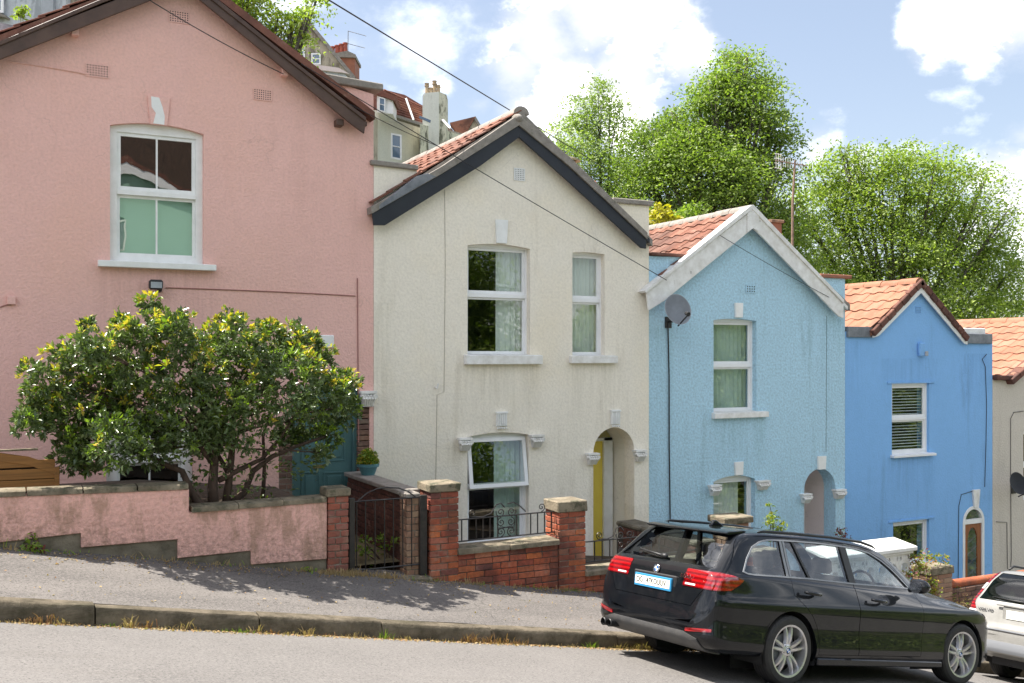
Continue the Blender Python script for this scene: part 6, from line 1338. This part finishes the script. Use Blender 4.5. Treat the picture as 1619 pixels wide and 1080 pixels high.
for i, d in enumerate(doors):
    for s in (-1, 1):
        c = cutter(offset_poly(d, .0045), *((.3, 1.2) if s > 0 else (-1.2, -.3))); dr_ = put(boolean(glassless, [('INTERSECT', c)]), 'door', 'black_paint', car)
        hx = (1.28, 2.30)[i]; hz = (.885, .855)[i]; m = MB()
        m.tube([(hx-.10, s*.885, hz+.004), (hx-.07, s*.925, hz+.002), (hx+.03, s*.932, hz-.004), (hx+.09, s*.925, hz-.008), (hx+.12, s*.885, hz-.01)], [.012, .017, .018, .017, .012], 8); m.build('handle', 'black_paint', dr_, smooth=True)
put(boolean(glassless, [('INTERSECT', cutter(offset_poly(tg, .005), -.2, .50, 'x'))]), 'tailgate', 'black_paint', car)
gsh = boolean(offs(B, -.010), [('DIFFERENCE', offs(B, -.015))])
for k, p in glz.items():
    for s in (-1, 1): put(boolean(gsh, [('INTERSECT', cutter(p, *offy(p, s)))]), 'side_window', 'car_glass', car)
put(boolean(gsh, [('INTERSECT', wc_)]), 'windscreen', 'car_glass', car); put(boolean(gsh, [('INTERSECT', bc_)]), 'rear_window', 'car_glass', car)
# trim round the side glass
tsh = boolean(offs(B, .004), [('DIFFERENCE', offs(B, -.02))])
dlo = [(.44,1.035),(.52,1.15),(.62,1.255),(.74,1.31),(.86,1.335),(1.10,1.348),(1.60,1.358),(2.05,1.35),(2.25,1.338),(2.45,1.312),(2.65,1.245),(2.78,1.18),(2.90,1.10),(2.98,1.03),(3.02,.995),(2.085,1.003),(1.34,1.020),(.56,1.018),(.48,1.022)]
for s in (-1, 1):
    y_ = offy(dlo, s); ring = boolean(tsh, [('INTERSECT', cutter(offset_poly(dlo, -.014), *y_)), ('DIFFERENCE', cutter(dlo, y_[0]*.9 if s > 0 else -1.3, 1.3 if s > 0 else y_[1]*.9))])
    put(ring, 'window_trim', 'sill_grey' if s < 0 else 'plastic_black', car)
    for poly in ([(1.020,1.02),(1.020,1.346),(1.055,1.347),(1.055,1.02)], [(1.065,1.02),(1.065,1.347),(1.095,1.348),(1.095,1.02)], [(1.98,1.0),(1.955,1.354),(2.055,1.354),(2.085,1.0)], [(1.34,1.02),(1.20,1.351),(1.232,1.353),(1.372,1.02)]):
        put(boolean(boolean(offs(B, .002), [('DIFFERENCE', offs(B, -.02))]), [('INTERSECT', cutter(offset_poly(poly, .001), *y_))]), 'pillar_trim', 'sill_grey' if poly[0][0] in (1.020, 1.065) and s < 0 else 'plastic_black', car)
# lamps, reflectors, valance, spoiler
lsh = boolean(offs(B, .006), [('DIFFERENCE', offs(B, -.03))])
for s in (-1, 1):
    yr_ = (.40, 1.0) if s > 0 else (-1.0, -.40)
    tl = [(-.1,.835),(.10,.838),(.24,.850),(.36,.915),(.405,.955),(.30,.985),(.16,1.005),(.07,.998),(.03,.965),(-.1,.965)]
    lamp = put(boolean(lsh, [('INTERSECT', cutter(tl, *yr_))]), 'tail_lamp', 'red_lens', car)
    for nm, mt, zz in (('reversing_lens', 'clear_lens', [(-.1,.852),(.2,.852),(.2,.868),(-.1,.868)]),):
        put(boolean(boolean(offs(B, .009), [('DIFFERENCE', offs(B, -.0))]), [('INTERSECT', cutter(zz, *((.43, .56) if s > 0 else (-.56, -.43))))]), nm, mt, lamp)
    put(boolean(boolean(offs(B, .008), [('DIFFERENCE', offs(B, -.0))]), [('INTERSECT', cutter([(s*.53, .435), (s*.80, .465), (s*.80, .495), (s*.53, .465)], -.1, .22, 'x'))]), 'reflector', 'red_lens', car)
put(boolean(boolean(offs(B, .010), [('DIFFERENCE', offs(B, -.03))]), [('INTERSECT', cutter([(-.70,.22),(.70,.22),(.66,.385),(.50,.43),(-.50,.43),(-.66,.385)], -.1, .30, 'x'))]), 'valance', 'valance_grey', car)
m = MB(); m.prism([(-.72,.655),(.72,.655),(.72,.662),(-.72,.662)], .02, .06, 'x')
for s in (-1, 1):
    m = MB(); m.lathe([(.034, -.06), (.040, -.055), (.040, .2), (.030, .2), (.030, -.05)], 20, 'x', (.01, .565+s*.047, .335), cap=False); m.build('exhaust_tip', 'plastic_black', car, smooth=True, sharp=40)
m = MB(); m.box(.09, .095, .48, .66, .30, .37); m.build('exhaust_void', 'dark_void', car)
m = MB(); m.prism([(.41, 1.345), (.375, 1.360), (.41, 1.378), (.62, 1.408), (.66, 1.40), (.55, 1.37)], -.575, .575, 'y'); sp = m.build('roof_spoiler', 'black_paint', car, bevel=.006, smooth=True, sharp=30)
m = MB(); m.box(.378, .398, -.20, .20, 1.357, 1.369); m.build('brake_light', 'plastic_black', sp)
for s in (-1, 1):
    m = MB(); pl = [(.72, s*.655, 1.405), (.80, s*.655, 1.42), (1.2, s*.655, 1.432), (1.8, s*.645, 1.438), (2.3, s*.635, 1.425), (2.50, s*.625, 1.395), (2.58, s*.62, 1.37)]; m.tube(pl, [.008, .015, .016, .016, .016, .014, .006], 8); m.build('roof_rail', 'black_paint', car, smooth=True)
m = MB(); m.prism([(.72, 1.41), (.76, 1.475), (.80, 1.478), (.86, 1.455), (.93, 1.415)], -.022, .022, 'y'); m.build('shark_fin_aerial', 'black_paint', car, bevel=.010, smooth=True, sharp=40)
m = MB(); m.ball((.165, .02, 1.072), .04, 8, (.8, 1.2, .7)); m.tube([(.155, .02, 1.07), (.175, .20, 1.085), (.19, .42, 1.10)], [.016, .013, .006], 6); m.tube([(.165, .10, 1.075), (.20, .43, 1.105)], .010, 5); m.build('rear_wiper', 'plastic_black', car, smooth=True)
# plate, badges
Rm = Matrix(((0, 0, -1, 0), (-1, 0, 0, 0), (0, 1, 0, 0), (0, 0, 0, 1)))   # text x -> -y, text y -> z, facing backwards
def rear_M(x, y, z, tilt=0): return Matrix.Translation((x, y, z)) @ Matrix.Rotation(tilt, 4, 'Y') @ Rm
px_, pz_ = .030, .815
m = MB(); m.box(px_+.01, px_+.07, -.31, .31, pz_-.075, pz_+.09); m.build('plate_recess', 'plastic_black', car, bevel=.01)
m = MB(); m.box(px_-.012, px_+.012, -.265, .265, pz_-.062, pz_+.062); npl = m.build('number_plate', 'plate_blue', car, bevel=.004)
m = MB(); m.box(px_-.015, px_-.0125, -.248, .250, pz_-.040, pz_+.042); m.build('plate_face', 'plate_white', npl)
text_mesh('OG', .074, 'plate_text', 'ink', npl, rear_M(px_-.0165, .185, pz_+.002), .0004, .85); text_mesh('47KOUUV', .074, 'plate_text', 'ink', npl, rear_M(px_-.0165, -.055, pz_+.002), .0004, .85)
roundel(car, V3((.055, 0, .945)), V3((-1, 0, .12)).normalized(), .041)
text_mesh('320d', .058, 'model_badge', 'chrome', car, rear_M(.040, -.42, .925, math.radians(8)), .003, 1.25)
for y_ in (-.32, .32, -.66, .66): m = MB(); m.lathe([(.012, -.006), (.001, -.007)], 10, 'x', (.012 if abs(y_) < .5 else .03, y_, .585)); m.build('parking_sensor', 'dish_grey', car)
for s in (-1, 1):                          # mirrors, sills, arch liners, mud flaps
    m = MB(); m.ball((2.86, s*.985, 1.035), .1, 12, (.75, 1.15, .75)); m.tube([(2.88, s*.85, .985), (2.87, s*.93, 1.0)], [.03, .025], 8); mi_ = m.build('door_mirror', 'black_paint', car, smooth=True)
    m = MB(); m.lathe([(.001, 0), (.075, 0)], 14, 'x', (2.782, s*.985, 1.035)); m.build('mirror_glass', 'chrome', mi_)
    m = MB(); m.prism([(1.42, .20), (1.42, .27), (3.45, .25), (3.45, .19)], s*.87, s*.905, 'y'); m.build('side_skirt', 'black_paint', car, bevel=.01)
    for xw in (1.03, 3.84):
        m = MB(); k0 = [(xw+.385*math.cos(t), .335+.385*math.sin(t)) for t in [math.pi*(-.12+1.24*i/18) for i in range(19)]]; vs = [(a, s*.52, b) for a, b in k0]+[(a, s*.885, b) for a, b in k0]; m.add(vs, [(i, i+1, 20+i, 19+i) for i in range(18)]); m.add([(xw-.4, s*.52, .1), (xw+.4, s*.52, .1), (xw+.4, s*.52, .75), (xw-.4, s*.52, .75)], [(0, 1, 2, 3)]); m.build('arch_liner', 'dark_void', car)
def seats(car, xs_, mat):
    m = MB()
    for x, y, w in xs_:
        m.prism([(x, .45), (x-.10, 1.02), (x-.02, 1.04), (x+.10, .60), (x+.50, .56), (x+.50, .42)], y-w/2, y+w/2, 'y'); m.prism([(x-.14, 1.05), (x-.15, 1.20), (x-.07, 1.22), (x-.04, 1.06)], y-.12, y+.12, 'y')
    m.build('seats', mat, car, bevel=.03, smooth=True, sharp=50)
seats(car, ((1.25, -.36, .5), (1.25, .36, .5), (2.15, -.36, .5), (2.15, .36, .5)), 'seat_cloth')
m = MB(); m.prism([(2.85, .6), (2.80, .92), (3.2, .95), (3.3, .6)], -.65, .65, 'y'); m.box(.3, 3.3, -.8, .8, .30, .36); m.build('cabin_trim', 'plastic_black', car)
m = MB(); k0 = [(2.72+.06*math.sin(t)*0, -.36+.18*math.cos(t), .93+.18*math.sin(t)) for t in [2*math.pi*i/20 for i in range(21)]]; m.tube(k0, .014, 6); m.build('steering_wheel', 'plastic_black', car)
wheel(car, 1.03, -.785, -1, rimr=.240); wheel(car, 1.03, .785, 1, rimr=.240); wheel(car, 3.84, -.785, -1, steer=math.radians(-3), rimr=.240); wheel(car, 3.84, .785, 1, steer=math.radians(-3), rimr=.240)
# ---- silver estate car behind the black one's nose
tab2 = [(0.00,.42,.66,.60,.62,.66,.52),(.03,.36,.80,.66,.75,.73,.68),(.06,.34,.84,.72,.78,.86,.74),(.10,.33,.855,.85,.79,1.0,.765),(.16,.30,.875,.95,.80,1.08,.755),(.30,.28,.885,.985,.80,1.31,.68),(.42,.27,.89,.99,.80,1.43,.63),(.60,.25,.895,.985,.80,1.465,.61),(1.2,.22,.90,.97,.795,1.485,.60),(2.4,.2,.90,.94,.79,1.45,.59),(2.9,.2,.90,.92,.78,1.35,.58),(3.5,.2,.895,.90,.77,1.02,.66),(4.0,.2,.885,.86,.74,.92,.64),(4.5,.22,.80,.74,.62,.78,.5),(4.71,.35,.62,.56,.5,.6,.4)]
yaw2 = math.radians(4.3); pit2 = math.atan(.233)
R4 = Matrix.Rotation(yaw2, 3, 'Z') @ Matrix.Rotation(pit2, 3, 'Y') @ Matrix.Rotation(rol, 3, 'X')
q = PD(1521, 900, 13.3); g2 = V3((q.x, q.y, road_z(q.x, q.y))); loc2 = g2-R4 @ V3((.12, .86, 0))
vol = thing('parked_car', 'silver estate car with tall red corner lights, cut off by the right edge', 'car', tuple(loc2), 'cars parked along the kerb', R4.to_euler(), local=True)
B2 = loft(tab2, section, 60); h2 = boolean(B2, [('DIFFERENCE', offs(B2, -.045))])
ars = []
for xw in (1.0, 3.75):
    for s in (-1, 1): m = MB(); m.lathe([(.001, 0), (.36, 0), (.36, .45), (.001, .45)], 32, 'y', (xw, .56 if s > 0 else -1.01, .32)); ars.append(('DIFFERENCE', m.mesh('c')))
rw = [(-.70,1.01),(.70,1.01),(.625,1.28),(.56,1.395),(-.56,1.395),(-.625,1.28)]; sw_ = [(.55,1.02),(.66,1.37),(2.35,1.39),(2.7,1.29),(3.05,1.02)]; ww_ = [(-.64,1.02),(.64,1.02),(.53,1.36),(-.53,1.36)]
rc = cutter(rw, -.2, .55, 'x'); sc2 = [cutter(sw_, .3, 1.2), cutter(sw_, -1.2, -.3)]; wc2 = cutter(ww_, 2.7, 3.6, 'x')
put(boolean(h2, ars+[('DIFFERENCE', rc), ('DIFFERENCE', wc2)]+[('DIFFERENCE', c) for c in sc2]), 'body', 'silver_paint', vol)
g2_ = boolean(offs(B2, -.006), [('DIFFERENCE', offs(B2, -.012))]); put(boolean(g2_, [('INTERSECT', rc)]), 'rear_window', 'volvo_glass', vol)
for c in sc2: put(boolean(g2_, [('INTERSECT', c)]), 'side_window', 'volvo_glass', vol)
put(boolean(g2_, [('INTERSECT', wc2)]), 'windscreen', 'volvo_glass', vol)
l2 = boolean(offs(B2, .007), [('DIFFERENCE', offs(B2, -.03))])
for s in (-1, 1):
    tlc = [(s*.665, .80), (s*1.0, .80), (s*1.0, 1.42), (s*.60, 1.42), (s*.60, 1.39), (s*.655, 1.27), (s*.735, 1.02), (s*.735, .95)]
    lamp = put(boolean(l2, [('INTERSECT', cutter(tlc if s > 0 else tlc[::-1], -.1, .40, 'x')), ('INTERSECT', cutter([(-.1, .80), (.24, .80), (.27, 1.02), (.42, 1.28), (.50, 1.45), (-.1, 1.45)], -1.2, 1.2))]), 'tail_lamp', 'red_lens', vol)
    for z0_, z1_ in ((1.15, 1.235), (.80, .865)): put(boolean(boolean(offs(B2, .010), [('DIFFERENCE', offs(B2, 0))]), [('INTERSECT', cutter(tlc if s > 0 else tlc[::-1], -.1, .40, 'x')), ('INTERSECT', cutter([(-.1, z0_), (.36, z0_), (.36, z1_), (-.1, z1_)], -1.2, 1.2))]), 'lamp_lens', 'clear_lens', lamp)
    m = MB(); m.tube([(.60, s*.60, 1.46), (.70, s*.60, 1.515), (1.6, s*.595, 1.53), (2.3, s*.585, 1.50), (2.4, s*.58, 1.455)], .015, 8); m.build('roof_rail', 'plastic_black', vol, smooth=True)
put(boolean(boolean(offs(B2, .010), [('DIFFERENCE', offs(B2, -.03))]), [('INTERSECT', cutter([(-.1,.36),(.62,.36),(.62,.50),(-.1,.50)], -1.2, 1.2))]), 'bumper_strip', 'sill_grey', vol)
put(boolean(boolean(offs(B2, .016), [('DIFFERENCE', offs(B2, -.03))]), [('INTERSECT', cutter([(-.1,.64),(.62,.64),(.62,.655),(-.1,.655)], -1.2, 1.2))]), 'bumper_trim', 'sill_grey', vol)
m = MB(); m.box(.045, .16, -.32, .32, .78, .955); m.build('plate_recess', 'silver_paint', vol, bevel=.012)
m = MB(); m.box(.035, .05, -.26, .26, .80, .91); m.build('number_plate', 'plate_white', vol, bevel=.003)
m = MB(); m.box(.03, .06, -.40, .40, .955, .975); m.build('tailgate_handle', 'silver_paint', vol, bevel=.005)
text_mesh('VOLVO', .048, 'maker_badge', 'ink', vol, rear_M(.052, .555, .875, math.radians(14)), .003, 1.35)
m = MB(); m.tube([(.11, -.02, 1.04), (.13, .25, 1.045), (.14, .52, 1.06)], [.02, .014, .007], 6); m.ball((.11, -.04, 1.04), .035, 8); m.build('rear_wiper', 'plastic_black', vol, smooth=True)
seats(vol, ((1.3, -.36, .52), (1.3, .36, .52), (2.2, -.36, .5), (2.2, .36, .5)), 'seat_beige')
m = MB(); m.box(.3, 3.4, -.8, .8, .30, .36); m.build('cabin_floor', 'seat_beige', vol); m = MB(); m.box(.2, 3.9, -.5, .5, .2, .3); m.build('underbody', 'plastic_black', vol)
for xw in (1.0, 3.75):
    for s in (-1, 1): wheel(vol, xw, s*.775, s, r=.32, rimr=.21, badge=False, dark=True)
    for s in (-1, 1):
        m = MB(); k0 = [(xw+.375*math.cos(t), .32+.375*math.sin(t)) for t in [math.pi*(-.12+1.24*i/18) for i in range(19)]]; m.add([(a, s*.52, b) for a, b in k0]+[(a, s*.87, b) for a, b in k0], [(i, i+1, 20+i, 19+i) for i in range(18)]); m.build('arch_liner', 'dark_void', vol)
